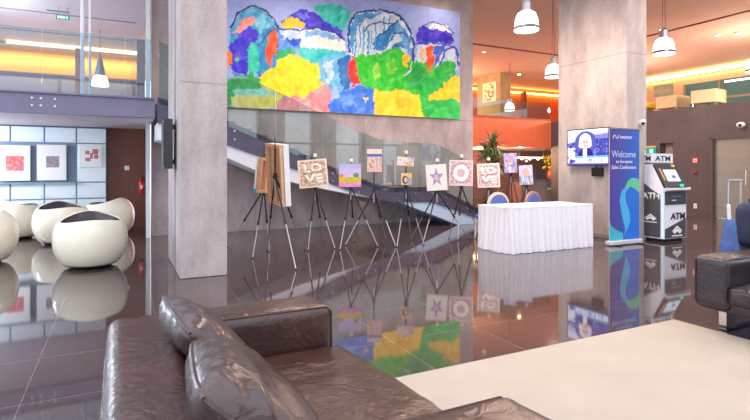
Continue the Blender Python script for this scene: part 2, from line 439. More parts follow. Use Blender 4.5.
# cove light on mezzanine back wall
o = thing('cove_light', 'long glowing orange cove light along the left mezzanine back wall', 'light', (-2.5, 19.9, 5.2))
z = onY(60, 46, 19.9).z - 5.2
bpart('light_strip', o, emit('cove_warm', (255, 214, 130), 9.0), (1.2, 0.02, z), (3.9, 0.05, 0.10))
bpart('valance', o, M_PALE, (0.6, -0.15, z-0.14), (7, 0.02, 0.05))
bpart('orange_panel', o, mat('cove_glow_tint', (222, 150, 78), 0.6), (0.6, 0.05, z-0.5), (7.4, 0.05, 0.9))  # orange colour stands in for the cove's glow on the wall
# mezzanine far rail and furniture hints
o = thing('wood_rail', 'brown timber rail along the far side of the left mezzanine', 'rail', (-6, 18.5, 2.56))
bpart('rail', o, mat('rail_brown', (150, 104, 96), 0.5), (3.3, 0, 1.0), (6.4, 0.08, 0.16))
for k in range(5): bpart('post', o, mat('rail_brown', (150, 104, 96), 0.5), (0.5+k*1.4, 0, 0.48), (0.08, 0.06, 0.92))
p = onY(80, 70, 17.5)
o = tag(part('timber_post', None, mat('post_brown', (168, 120, 96), 0.5), lambda bm: box2(bm, (p.x-0.12, 17.4, 2.56), (p.x+0.12, 17.6, 4.9))), 'brown timber post standing behind the white rods on the mezzanine', 'post')
p = onY(141, 40, 15.5)
o = tag(part('wall_panel', None, mat('panel_taupe', (142, 126, 128), 0.6), lambda bm: box2(bm, (p.x-0.10, 15.5, 2.56), (p.x+0.1, 15.7, 4.9))), 'narrow taupe upright panel at right end of the left mezzanine', 'panel')
# white slim pier at the mezzanine edge right
p = onY(151, 40, 10.9)
o = tag(part('glazed_pier', None, mat('pier_white_blue', (214, 224, 232), 0.35), lambda bm: box2(bm, (p.x-0.09, 10.78, 0.0), (p.x-0.02, 10.99, 5.45))), 'slim bluish white pier in front of the end of concrete wall', 'pier')

# exit sign hanging in the left mezzanine
c = onD(63, 17.5, 13.0)
o = thing('exit_sign', 'green exit sign with white symbols hanging from the left mezzanine ceiling', 'sign', (c.x, c.y, c.z))
bpart('sign_body', o, emit('exit_green', (28, 150, 118), 1.1), (0, 0, 0), (0.30, 0.04, 0.10))
for x, w in ((-0.10, 0.03), (-0.045, 0.05), (0.02, 0.05), (0.09, 0.025)): bpart('symbol', o, emit('exit_white', (235, 250, 245), 1.2), (x, -0.023, 0), (w, 0.004, 0.06))
bpart('hanger_bar', o, mat('bar_grey', (150, 150, 150), 0.4), (-0.1, 0, 0.14), (0.5, 0.05, 0.03))
for x in (-0.1, 0.1): part('hanger', o, mat('bar_grey', (150, 150, 150), 0.4), lambda bm: tube(bm, (x, 0, 0.05), (x, 0, 5.44-c.z), 0.006, seg=6))

# white glass cabinets on the left: one thing per unit
M_CAB = mat('white_glass_cabinet', (222, 236, 246), 0.15, coat=0.3)
M_GAP = mat('cabinet_gap', (120, 140, 168), 0.5)
xe = [-4.2, -3.35] + [onY(px, 160, LY-0.1).x for px in (10.5, 44.5, 76.5, 106.5)]
xe = [-3.6] + xe[2:]
zr = [0.0] + [onY(60, py, LY-0.1).z for py in (199, 182.5, 143, 117.5)]
zr[-1] = 2.22
labs = ['cut off by the left edge of the photo', 'reaching from the orange print to the grey square print', 'between the grey square print and the tall end unit', 'at the right end, tall, beside the brown panelled wall']
for i in range(len(xe)-1):
    a, b = xe[i], xe[i+1]
    last = (i == len(xe)-2)
    o = thing('glass_cabinet', 'white glass fronted cabinet bay ' + labs[i], 'cabinet', (a, LY-0.01, 0), 0, 'white glass cabinet bays on the back wall')
    w = b-a
    bpart('carcass', o, M_GAP, (w/2, -0.045, 1.11), (w, 0.09, 2.22))
    for r in range(4):
        if r == 2 and not last: 
            continue
        zz0, zz1 = zr[r], zr[r+1]
        d = bpart('door', o, M_CAB, (w/2, -0.10, (zz0+zz1)/2), (w-0.03, 0.02, zz1-zz0-0.03))
        for x in (0.06, w-0.06): part('knob', d, M_ALU, lambda bm: tube(bm, (x, -0.111, zz0+0.06), (x, -0.13, zz0+0.06), 0.012, seg=8))
    if not last:
        bpart('shelf', o, mat('shelf_glass', (110, 160, 168), 0.2), (w/2, -0.14, zr[2]+0.0), (w-0.002, 0.16, 0.025))
def framed(px0, px1, py0, py1, Y, label, fn):
    a = onY(px0, py1, Y); b = onY(px1, py0, Y)
    w, h = b.x-a.x, b.z-a.z
    o = thing('framed_print', label, 'picture', (a.x, Y, a.z), 0, 'framed prints in the white cabinets')
    bpart('frame', o, M_WHITE, (w/2, -0.015, h/2), (w, 0.03, h), bev=0.004)
    grid_panel('print', (0.03, -0.032, 0.03), (w-0.06, 0, 0), (0, 0, h-0.06), 40, 44, fn, M_PAINT, o)
def prn(x0, x1, y0, y1, cols, sc=14, bits=None):
    def f(U, V):
        out = np.zeros(U.shape+(3,)); out[:] = (242, 242, 246)
        n = vnoise(U*sc, V*sc, 3)
        m = (U > x0) & (U < x1) & (V > y0) & (V < y1)
        for k, c in enumerate(cols): out[m & (n > k/len(cols)*0.8+0.1*(k > 0))] = c
        if bits is not None:
            keep = np.zeros(U.shape, bool)
            for (a, b, c_, d) in bits: keep |= (U > a) & (U < b) & (V > c_) & (V < d)
            out[m & ~keep] = (242, 242, 246)
        return out
    return f
framed(-2, 30.5, 145.5, 181, LY-0.16, 'framed print with large orange red square in the cabinet niche at left', prn(0.22, 0.85, 0.25, 0.72, [(196, 120, 140), (214, 96, 80), (226, 150, 140)]))
framed(37, 66.5, 145, 180.5, LY-0.16, 'framed print with small grey square in the cabinet niche', prn(0.28, 0.78, 0.35, 0.7, [(150, 130, 145), (170, 150, 160)]))
framed(79.5, 102, 146, 167.5, LY-0.122, 'smaller framed print of scattered brown red patches on the rightmost cabinet', prn(0.1, 0.95, 0.1, 0.9, [(178, 120, 120), (150, 110, 120), (200, 110, 100)], 9, [(0.2, 0.45, 0.62, 0.8), (0.2, 0.5, 0.25, 0.45), (0.45, 0.62, 0.4, 0.7), (0.6, 0.9, 0.62, 0.9), (0.66, 0.9, 0.4, 0.6)]))
# label strip under the small print
a = onY(86, 176, LY-0.115); b = onY(98, 172, LY-0.115)
tag(part('caption_strip', None, M_WHITE, lambda bm: box2(bm, (a.x, LY-0.125, a.z), (b.x, LY-0.1205, b.z))), 'small white caption strip under the smaller print on cabinet', 'label strip')
# switch and extinguisher on brown wall
p = onY(127, 168, LY)
o = thing('light_switch', 'white square light switch on the brown panelled wall', 'switch', (p.x, LY, p.z))
bpart('plate', o, M_WHITE, (0, -0.008, 0), (0.1, 0.014, 0.1), bev=0.003); bpart('rocker', o, M_WHITE, (0, -0.018, 0), (0.05, 0.008, 0.06))
p = onY(141.5, 186, LY-0.1)
o = thing('fire_extinguisher', 'red fire extinguisher hanging on the brown panelled wall', 'fire extinguisher', (p.x, LY-0.1, p.z-0.24))
M_RED = mat('red_enamel', (190, 32, 36), 0.3)
part('cylinder', o, M_RED, lambda bm: lathe(bm, [(0.07, 0), (0.078, 0.02), (0.078, 0.34), (0.05, 0.40), (0.025, 0.42)], seg=20), smooth=True)
part('valve', o, M_BLACK, lambda bm: (tube(bm, (0, 0, 0.42), (0, 0, 0.47), 0.02), box(bm, (0.03, 0, 0.48), (0.1, 0.02, 0.02))))
part('hose', o, M_BLACK, lambda bm: path(bm, [(0.03, 0, 0.45), (0.09, 0, 0.40), (0.10, 0, 0.25), (0.095, 0, 0.1)], 0.012))
bpart('bracket', o, M_DARK, (0, 0.089, 0.2), (0.06, 0.022, 0.2))
bpart('instruction_label', o, M_WHITE, (0, -0.079, 0.2), (0.05, 0.004, 0.1))
o.scale = (0.8, 0.8, 0.8); o.location.y = LY-0.08; o.location.z += 0.06

# ------------------------------------------------------------------ concrete columns
o = thing('concrete_column', 'broad concrete column left of the mural with loudspeaker on its side', 'column', (0.652, 6.58, 0), 0, 'concrete columns of the hall')
bpart('shaft', o, M_CONC, (0.278, 0.85, ZC/2), (0.555, 1.7, ZC), bev=0.012)
bpart('groove_strip', o, mat('groove_grey', (120, 116, 124), 0.5), (-0.001, 0.62, ZC/2), (0.012, 0.05, ZC-0.02))
CBX, CBY = 8.316, 6.3
o = thing('concrete_column', 'broad concrete column behind the blue banner carrying the television', 'column', (CBX, CBY, 0), 0, 'concrete columns of the hall')
bpart('shaft', o, M_CONCB, (0.275, 0.82, ZC/2), (0.55, 1.64, ZC), bev=0.012)
bpart('base_strip', o, mat('base_steel', (150, 146, 146), 0.4), (-0.004, 0.82, 0.04), (0.012, 1.6, 0.07))
# loudspeaker on column
a = onX(167, 147, 0.56)
o = thing('wall_speaker', 'black loudspeaker mounted on the left face of concrete column', 'speaker', (0.645, 7.22, 1.66))
part('cabinet', o, M_BLACK, lambda bm: prism(bm, [(-0.14, -0.20, -0.32), (-0.14, 0.18, -0.32), (-0.04, 0.2, -0.32), (-0.04, -0.22, -0.32)], (0, 0, 0.64)))
bpart('grille', o, mat('speaker_grille', (58, 58, 66), 0.6), (-0.145, -0.01, 0), (0.01, 0.34, 0.56), bev=0.004)
for z in (0.2, -0.26): part('bracket', o, M_DARK, lambda bm: box2(bm, (-0.05, -0.05, z), (0.006, 0.05, z+0.06)))

# ------------------------------------------------------------------ mural
MX0, MX1 = 1.75, onY(460, 60, WY-0.06).x
MZ0, MZ1 = 2.63, 5.42
T_ = [
 ('p', (70,160,200), [(230,44),(231,29),(238,13),(251,5),(264,9),(277,23),(280,40),(279,70),(259,78),(232,50)]),
 ('p', (120,190,215), [(254,18),(262,14),(270,24),(272,30),(262,36),(256,26)]),
 ('p', (45,130,185), [(262,30),(272,26),(279,30),(276,40),(262,44)]),
 ('s', (40,45,70), [(231,27),(238,13),(251,5.5),(264,9),(275,21),(278,27)], 0.9),
 ('p', (246,152,148), [(233,31),(241,21),(254,15),(256,22),(246,29),(238,34)]),
 ('p', (68,56,200), [(230,44),(240,32),(252,27),(260,36),(257,42),(250,46),(248,73),(233,78),(228,60)]),
 ('p', (35,135,185), [(258,45),(268,36),(268,74),(258,77)]),
 ('p', (60,195,168), [(248,47),(254,42),(259,52),(259,71),(251,75),(247,63)]),
 ('p', (244,88,30), [(267,40),(273,30),(278,34),(276,52),(269,70),(266,54)]),
 ('s', (40,60,90), [(262,42),(270,31),(277,28),(279,38),(277,60)], 0.7),
 ('p', (246,122,42), [(227,50),(233,52),(233,62),(227,70)]), ('p', (50,180,90), [(236,58),(240,56),(240,62),(236,63)]),
 ('p', (96,150,218), [(278,29),(300,30),(304,46),(288,52),(277,52)]), ('p', (190,212,236), [(280,29),(298,30),(302,38),(284,40)]),
 ('p', (50,90,200), [(286,39),(300,38),(299,46),(290,44)]),
 ('p', (70,60,196), [(281,22),(290,14),(300,10),(313,12),(327,18),(341,26),(345,40),(322,31),(300,27),(284,26)]),
 ('p', (110,120,225), [(296,14),(306,13),(312,17),(300,19)]),
 ('p', (252,188,32), [(281,26),(286,18),(291,16),(298,19),(306,25),(303,28),(284,28)]),
 ('p', (65,192,176), [(313,8),(325,3),(340,5),(351,10),(349,18),(344,29),(334,27),(322,18)]),
 ('p', (236,236,228), [(300,30),(318,29),(336,34),(345,40),(345,52),(320,50),(302,47)]), 
 ('p', (130,180,220), [(304,32),(320,30),(340,37),(338,41),(318,36),(304,38)]),
 ('s', (40,70,140), [(278,29),(300,30),(318,28),(334,32),(345,40)], 0.8),
 ('p', (70,192,192), [(298,47),(322,49),(346,52),(348,62),(330,60),(312,66),(300,62)]),
 ('p', (45,168,105), [(276,54),(286,48),(297,51),(290,59),(278,62)]),
 ('p', (112,182,222), [(318,62),(332,56),(347,54),(350,95),(335,104),(328,92),(326,80),(320,80)]),
 ('p', (190,220,236), [(324,62),(333,60),(334,78),(328,84)]),
 ('p', (40,110,175), [(338,60),(350,52),(353,80),(346,90),(340,84)]),
 ('p', (214,230,242), [(348,56),(348,28),(353,14),(364,10),(385,10),(399,15),(409,27),(414,42),(414,66),(400,52),(380,56)]),
 ('p', (90,160,212), [(350,30),(354,16),(366,12),(382,12),(378,16),(364,20),(356,28),(353,48),(350,50)]),
 ('p', (60,140,200), [(372,48),(378,34),(392,26),(400,22),(398,30),(388,40),(382,52)]),
 ('p', (100,165,215), [(395,20),(404,26),(411,40),(412,60),(406,50),(400,36)]),
 ('p', (45,110,180), [(390,52),(394,42),(402,40),(407,48),(400,46),(396,54)]),
 ] + [('s', (88,158,210), [(x, y0), (x+random.uniform(-1, 1), y1)], w) for x, y0, y1, w in ((353,22,54,.8),(356,30,55,.6),(360,24,48,.7),(364,26,52,.8),(368,31,54,.8),(371,30,50,.5),(376,24,46,.6),(384,18,30,.8),(390,16,26,.7))] + [
 ('s', (40,80,150), [(349,52),(349,27),(354,14),(365,10),(386,10.5)], 1.0),
 ('s', (40,80,150), [(386,10.5),(399,15),(409,28),(414,45),(413,62)], 1.2),
 ('s', (50,90,150), [(365,31),(370,25),(380,22),(392,24)], 0.7), ('s', (50,90,150), [(378,36),(388,30),(398,20)], 0.8), ('s', (60,120,190), [(384,50),(394,34),(404,32),(410,42)], 0.9),
 ('p', (48,188,48), [(354,56),(380,54),(398,46),(405,54),(414,62),(424,60),(440,68),(438,84),(425,98),(405,92),(378,92),(362,86),(357,70)]),
 ('p', (30,160,70), [(404,70),(420,64),(430,76),(424,92),(408,86)]), ('p', (150,215,90), [(372,68),(378,62),(380,74),(375,82)]), ('p', (110,205,60), [(386,64),(394,58),(398,70),(388,76)]),
 ('p', (236,55,46), [(349,64),(355,56),(357,70),(361,84),(352,86),(347,75)]),
 ('p', (250,216,42), [(256,80),(266,71),(276,67),(278,60),(285,57),(292,54),(301,58),(312,62),(321,66),(319,80),(327,83),(322,97),(300,99),(285,96),(272,98),(262,94)]),
 ('p', (36,172,88), [(227,80),(240,76),(252,73),(260,80),(264,92),(245,96),(227,106)]),
 ('p', (236,230,150), [(231,96),(256,92),(275,94),(282,100),(284,110),(232,107)]),
 ('p', (160,226,220), [(232,90),(262,88),(280,93),(264,96),(234,95)]), ('p', (252,226,110), [(240,99),(270,98),(280,103),(262,106),(240,105)]),
 ('p', (246,152,158), [(276,100),(285,98),(296,96),(305,98),(312,92),(325,82),(331,90),(332,114),(276,112)]),
 ('p', (250,190,186), [(300,102),(312,100),(310,112),(300,112)]),
 ('p', (66,126,222), [(328,104),(336,98),(346,88),(360,86),(374,90),(377,118),(330,116)]), ('p', (100,155,235), [(340,98),(352,94),(356,104),(344,108)]),
 ('p', (230,220,130), [(362,98),(366,96),(369,99),(364,102)]), ('p', (150,190,230), [(330,90),(337,84),(340,96),(333,100)]),
 ('p', (247,212,52), [(374,90),(388,92),(397,89),(408,90),(422,96),(426,120),(375,118)]), ('p', (238,190,40), [(395,97),(410,96),(412,106),(398,108)]),
 ('p', (210,220,240), [(415,62),(418,44),(440,43),(456,46),(460,70),(440,74),(430,62)]),
 ('p', (80,110,210), [(434,48),(446,46),(440,58),(434,70)]), ('p', (66,50,192), [(416,44),(419,28),(428,25),(440,28),(452,33),(454,44),(440,43),(426,44)]),
 ('p', (238,236,236), [(426,27),(433,23),(443,24),(453,33),(444,31),(436,29)]),
 ('s', (40,60,120), [(418,28),(426,24),(436,22),(446,26),(454,34)], 0.5),
 ('s', (50,90,180), [(440,64),(446,50),(454,46),(459,56)], 0.9), ('s', (50,90,180), [(416,44),(430,42),(444,44),(456,48),(459,66)], 0.8),
 ('p', (242,90,36), [(426,47),(433,47),(433,60),(431,74),(427,66)]), ('p', (246,200,50), [(420,50),(425,50),(423,60),(420,60)]),
 ('p', (38,178,58), [(434,72),(440,64),(448,60),(458,64),(456,74),(440,78)]),
 ('p', (32,182,78), [(420,98),(425,80),(438,74),(452,76),(463,80),(463,124),(425,122)]),
 ('p', (246,206,42), [(427,96),(440,90),(445,82),(452,78),(463,74),(463,104),(452,98),(440,100),(430,101)]),
 ('p', (252,222,70), [(446,84),(456,80),(458,92),(448,94)]), ('p', (247,200,42), [(402,58),(406,52),(410,56),(409,64),(405,68)]),
 ('s', (210,225,220), [(405,76),(411,70),(412,62)], 0.7),
]
def mural_fn(U, V):
    X = MX0 + U*(MX1-MX0); Z = MZ0 + V*(MZ1-MZ0)
    x, y = topx(X, WY-0.06, Z)
    xw = x + (vnoise(x*0.3, y*0.3, 11)-0.5)*3.6 + (vnoise(x*0.9, y*0.9, 12)-0.5)*1.8
    yw = y + (vnoise(x*0.3+40, y*0.3, 13)-0.5)*3.6 + (vnoise(x*0.9, y*0.9+30, 14)-0.5)*1.8
    xs_ = x + (vnoise(x*0.3, y*0.3, 21)-0.5)*2; ys_ = y + (vnoise(x*0.3+9, y*0.3, 22)-0.5)*2
    out = np.zeros(U.shape+(3,)); out[:] = (166, 180, 232)
    out += ((vnoise(x*0.25, y*0.25, 30)-0.5)*16)[..., None]
    st1 = (vnoise(x*0.30+y*0.12, y*0.10-x*0.05, 31)-0.5)*46 + (vnoise(x*0.9+y*0.4, y*0.3, 35)-0.5)*16; st2 = (vnoise(x*0.10+y*0.16, x*0.28-y*0.1, 32)-0.5)*46 + (vnoise(x*0.4+y*0.7, x*0.3, 36)-0.5)*16
    tint = vnoise(x*0.16+7, y*0.22+x*0.05, 34)
    for t in T_:
        if t[0] == 'p': msk = inpoly(xw, yw, t[2])
        else: msk = dline(xs_, ys_, t[2]) < t[3]*(0.6+0.8*vnoise(x*0.6, y*0.6, 33))
        out[msk] = t[1]
        if t[0] == 'p':
            k_ = (t[1][0]*7+t[1][2]) % 2
            out[msk] += (st1 if k_ else st2)[msk][:, None]*np.array((1.0, 0.8, 0.6))
            hi = msk & (tint > 0.72); out[hi] = out[hi]*0.84+np.array((255, 250, 240))*0.16
    mean_ = out.mean(-1, keepdims=True); out = mean_+(out-mean_)*1.15
    for sx in (274, 329, 393, 428): out[np.abs(x-sx) < 0.22] *= 0.9
    return out
mur = thing('mural', 'large wide abstract mural of bright coloured domes hung on concrete wall', 'mural', (MX0, WY-0.06, MZ0))
bpart('backing_panel', mur, mat('mural_backing', (225, 222, 220), 0.6), ((MX1-MX0)/2, 0.032, (MZ1-MZ0)/2), (MX1-MX0, 0.05, MZ1-MZ0))
grid_panel('painted_face', (0, 0, 0), (MX1-MX0, 0, 0), (0, 0, MZ1-MZ0), 400, 190, mural_fn, M_PAINT, mur)

# ------------------------------------------------------------------ staircase
SY = 9.9
st = thing('staircase', 'long violet grey steel stair with glass balustrade in front of the mural wall', 'staircase', (0, SY, 0))
top = [(0.60, 2.62), (onY(228, 121, SY).x, onY(228, 121, SY).z), (onY(300, 152, SY).x, onY(300, 152, SY).z), (onY(350, 175, SY).x, onY(350, 175, SY).z), (5.05, 0.97), (5.35, 0.92), (6.35, 0.92), (6.62, 0.88), (7.75, 0.37), (8.35, 0.09)]
bot = [(0.60, 2.16), (onY(228, 145, SY).x, onY(228, 145, SY).z), (onY(300, 171, SY).x, onY(300, 171, SY).z), (onY(350, 191, SY).x, onY(350, 191, SY).z), (5.05, 0.66), (5.35, 0.60), (6.30, 0.58), (6.5, 0.55), (7.7, 0.15), (8.0, 0.0), (8.35, 0.0)]
def _str(y):
    def f(bm): prism(bm, [(x, y, z) for x, z in top] + [(x, y, z) for x, z in reversed(bot)], (0, 0.03, 0))
    return f
part('stringer', st, M_STEEL, _str(0)); part('stringer', st, M_STEEL, _str(1.04))
M_SOFF = mat('stair_soffit_pale', (226, 232, 244), 0.6)
def _panel1(bm):
    q = [(0.60, 2.16), (onY(228, 144, SY).x, onY(228, 144, SY).z), (onY(300, 170, SY).x, onY(300, 170, SY).z), (onY(350, 190, SY).x, onY(350, 190, SY).z), (onY(376, 199, SY).x, onY(376, 199, SY).z),
         (onY(345, 193, SY).x, onY(345, 193, SY).z), (onY(300, 184, SY).x, onY(300, 184, SY).z), (onY(265, 174, SY).x, onY(265, 174, SY).z), (onY(228, 158, SY).x, onY(228, 158, SY).z), (0.60, 1.86)]
    prism(bm, [(x, 0.04, z) for x, z in q], (0, 0.99, 0))
part('flight_soffit', st, M_SOFF, _panel1)
def _panel2(bm):
    q = [(onY(397, 200, SY).x, 0.62), (6.30, 0.58), (6.5, 0.55), (7.7, 0.15), (8.0, 0.004), (onY(458, 223, SY).x, 0.004)]
    prism(bm, [(x, 0.04, z) for x, z in q], (0, 0.99, 0))
part('flight_soffit', st, mat('stair_soffit_blue', (180, 204, 234), 0.6), _panel2)
part('soffit_edge', st, M_STEEL, lambda bm: prism(bm, [(onY(397, 200, SY).x, 0.02, 0.62), (onY(458, 223, SY).x, 0.02, 0.01), (onY(458, 223, SY).x-0.07, 0.02, 0.01), (onY(397, 200, SY).x-0.05, 0.02, 0.60)], (0, 0.05, 0)))
# treads
M_TREAD = mat('tread_timber', (186, 112, 78), 0.45, var=0.1)
nst = 14
for k in range(nst):
    t = (k+0.5)/nst; x = 0.75 + t*(5.1-0.75)
    zz = np.interp(x, [p[0] for p in top], [p[1] for p in top])
    bpart('tread', st, M_TREAD, (x, 0.52, zz-0.02), (0.30, 0.98, 0.045))
bpart('landing', st, M_TREAD, (5.9, 0.52, 0.885), (1.2, 0.98, 0.05))
for k in range(5):
    x = 6.75+k*0.31; zz = np.interp(x, [p[0] for p in top], [p[1] for p in top])
    bpart('tread', st, M_TREAD, (x, 0.52, max(zz-0.02, 0.05)), (0.30, 0.98, 0.045))
# glass panels + bolts
gx = [0.62, 1.75, 2.75, 3.75, 4.75, 5.75, 6.6, 7.6, 8.3]
def ztop(x): return float(np.interp(x, [p[0] for p in top], [p[1] for p in top]))
for a, b in zip(gx[:-1], gx[1:]):
    mids = [x for x, z in top if a < x < b]
    lower = [(a+0.006, ztop(a)-0.1)] + [(x, ztop(x)-0.1) for x in mids] + [(b-0.006, ztop(b)-0.1)]
    upper = [(x, z+1.1) for x, z in reversed(lower)]
    part('glass_panel', st, M_GLASS, lambda bm: prism(bm, [(x, -0.014, z) for x, z in lower+upper], (0, 0.012, 0)))
    for x in (a+0.2, b-0.2):
        for dz in (0, 0.16): part('bolt', st, M_ALU, lambda bm: tube(bm, (x, -0.015, ztop(x)-0.14-dz), (x, -0.04, ztop(x)-0.14-dz), 0.018, seg=8))

# ------------------------------------------------------------------ right part of the hall
RX = 14.3
RT = 3.06
M_DW = tiled('dark_wall_tile', (84, 70, 72), 0.9, 0.24, (72, 60, 62), 0.004, 0.45, 0.05, rot=(0, -PI/2, 0) , speck=0.06)
d0 = onX(711, 215, RX); d1 = onX(758, 215, RX); dz = onX(711, 137.5, RX).z
bm = bmesh.new()
ya, yb = d1.y, d0.y
yo0, yo1 = onX(673, 160, RX).y, onX(660, 160, RX).y
zo = onX(668, 143, RX).z
box2(bm, (RX, -5, 0), (RX+0.25, ya, RT)); box2(bm, (RX, ya, dz), (RX+0.25, yb, RT)); box2(bm, (RX, yb, 0), (RX+0.25, yo0, RT))
box2(bm, (RX, yo0, zo), (RX+0.25, yo1, RT)); box2(bm, (RX, yo1, 0), (RX+0.25, 14.0, RT))
struct('wall_right', bm, M_DW)
bm = bmesh.new(); box2(bm, (RX+0.25, yo0-0.6, 0), (RX+0.35, yo1+0.6, zo+0.3)); struct('wall_passage', bm, mat('passage_pale', (196, 176, 164), 0.7))
M_SDOOR = mat('brushed_steel_door', (168, 160, 150), 0.32, 0.7, var=0.06, vscale=2, aniso=(1, 1, 8))
dr = obj('door_1', (lambda b_: (box2(b_, (RX+0.08, ya+0.03, 0.005), (RX+0.13, yb-0.03, dz-0.03)), b_)[1])(bmesh.new()), M_SDOOR); dr['kind'] = 'structure'
bm = bmesh.new()
box2(bm, (RX-0.02, yb-0.05, 0), (RX+0.2, yb, dz)); box2(bm, (RX-0.02, ya, dz-0.05), (RX+0.2, yb, dz)); box2(bm, (RX-0.02, ya, 0), (RX+0.2, ya+0.05, dz))
obj('door_frame', bm, mat('door_frame_dark', (96, 84, 82), 0.4, 0.4), dr)
p = onX(746, 180, RX)
part('door_handle', dr, M_CHROME, lambda bm: tube(bm, (RX-0.02, p.y, 0.9), (RX-0.02, p.y, 1.3), 0.015))
# upper floor slab and mezzanine back
bm = bmesh.new(); box2(bm, (RX+0.002, -5, RT-0.3), (30, 13.998, RT)); struct('floor_upper_right', bm, mat('upper_floor', (150, 118, 104), 0.5))
bm = bmesh.new(); box2(bm, (8.42, 14.15, 2.10), (30, 25, RT-0.3)); struct('floor_upper_back', bm, mat('upper_soffit', (226, 196, 184), 0.6))
bm = bmesh.new(); box2(bm, (8.0, 23.0, RT-0.3), (30, 23.2, ZC)); struct('wall_upper_back', bm, M_ORANGE)
M_BEIGEW = mat('beige_wall', (206, 178, 144), 0.7, var=0.05)
FX = 24.5
yw1 = onX(685, 86, FX).y
bm = bmesh.new(); box2(bm, (FX, yw1, RT), (FX+0.2, 23, ZC)); box2(bm, (FX, -5, 5.38), (FX+0.2, yw1, ZC)); struct('wall_far_right', bm, M_BEIGEW)
bm = bmesh.new(); box2(bm, (FX, 2, RT), (FX+0.05, yw1, 5.38)); w1 = struct('window_1', bm, mat('teal_dark_glazing', (74, 124, 134), 0.06, coat=0.5))
bm = bmesh.new()
for k in range(6): box2(bm, (FX-0.05, yw1-0.05-k*1.6, RT), (FX-0.002, yw1+0.05-k*1.6, 5.38))
box2(bm, (FX-0.05, 2, 4.5), (FX-0.002, yw1, 4.6)); obj('window_frame', bm, mat('window_frame_olive', (148, 130, 104), 0.5), w1)
# coves upstairs
o = thing('cove_light', 'long bright warm cove light strip under the ceiling at upper right', 'light', (FX-0.1, 6, ZC-0.16))
bpart('light_strip', o, emit('cove_yellow', (255, 226, 150), 6.0), (0, 5.3, 0.0), (0.12, 13.6, 0.16))
bpart('housing', o, M_BEIGEW, (-0.10, 5.3, -0.10), (0.06, 13.6, 0.05))
o = thing('cove_light', 'glowing orange cove light along upper wall behind the hanging lamps', 'light', (16, 22.9, ZC-0.2))
bpart('light_strip', o, emit('cove_orange', (255, 205, 105), 9.0), (4.3, 0.0, -0.07), (8.6, 0.12, 0.12))
bpart('housing', o, mat('cove_housing', (190, 120, 80), 0.5), (3.0, -0.18, -0.16), (12, 0.05, 0.05))
# balcony parapet
bx0, bx1 = 8.45, 14.3
pz1, pz0 = onY(515, 118.5, 14.0).z, 2.10
o = thing('balcony_parapet', 'glossy orange red veneered balcony parapet between concrete wall and column', 'parapet', (bx0, 14.0, pz0))
bpart('veneer_panel', o, mat('parapet_orange', (212, 106, 70), 0.35, var=0.1, vscale=2, aniso=(8, 8, 0.4)), ((bx1-bx0)/2, 0.06, (pz1-pz0)/2), (bx1-bx0, 0.12, pz1-pz0))
bpart('cap_rail', o, mat('cap_red', (180, 66, 44), 0.4), ((bx1-bx0)/2, 0.06, pz1-pz0+0.02), (bx1-bx0, 0.16, 0.04))
o = thing('glass_balustrade', 'thin glass pane line standing on the orange balcony parapet', 'balustrade', (bx0, 14.06, pz1+0.04))
for k in range(3): bpart('glass_panel', o, M_GLASS, (0.98+k*1.95, 0, 0.3), (1.94, 0.012, 0.6))
# upper concrete pier with portrait-less ink picture
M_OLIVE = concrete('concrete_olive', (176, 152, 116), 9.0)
o = thing('concrete_column', 'square olive lit concrete pier upstairs with a black ink picture', 'column', (16.5, 19.4, RT-0.3), 0)
bpart('shaft', o, M_OLIVE, (0.32, 0.9, (ZC-RT+0.3)/2), (0.64, 1.8, ZC-RT+0.3))
def ink(U, V):
    out = np.zeros(U.shape+(3,)); out[:] = (232, 216, 190)
    n = vnoise(U*9, V*11, 77)
    r = np.hypot((U-0.5)/0.36, (V-0.5)/0.46)
    out[(r < 1) & (n > 0.45)] = (84, 62, 52); out[(r < 1) & (n > 0.62)] = (150, 112, 92)
    return out
pa = onX(482.5, 103, 16.45); pb = onX(496, 81, 16.45)
o = thing('ink_picture', 'cream picture with brown ink marks on the upstairs concrete pier', 'picture', (16.46, 0, 0))
bpart('board', o, M_WHITE, (0.018, (pa.y+pb.y)/2, (pa.z+pb.z)/2), (0.03, pa.y-pb.y, pb.z-pa.z))
grid_panel('ink_sheet', (0, pa.y, pa.z), (0, pb.y-pa.y, 0), (0, 0, pb.z-pa.z), 24, 30, ink, M_PAINT, o)
o = thing('spot_lamp', 'small glowing ceiling spot beside the upstairs concrete pier', 'lamp', (17.5, 19.2, ZC))
part('lamp_ring', o, M_ALU, lambda bm: tube(bm, (0, 0, -0.01), (0, 0, -0.06), 0.1)); part('bulb', o, emit('spot_glow', (255, 225, 160), 20), lambda bm: tube(bm, (0, 0, -0.061), (0, 0, -0.08), 0.075))
# tall thin dark post on the back wall upstairs
p = onY(523, 100, 22.7)
tag(part('timber_fin', None, mat('fin_brown', (120, 66, 44), 0.5), lambda bm: box2(bm, (p.x-0.1, 22.5, RT-0.3), (p.x+0.1, 22.8, 5.75))), 'dark brown vertical fin on the orange upstairs wall', 'fin')
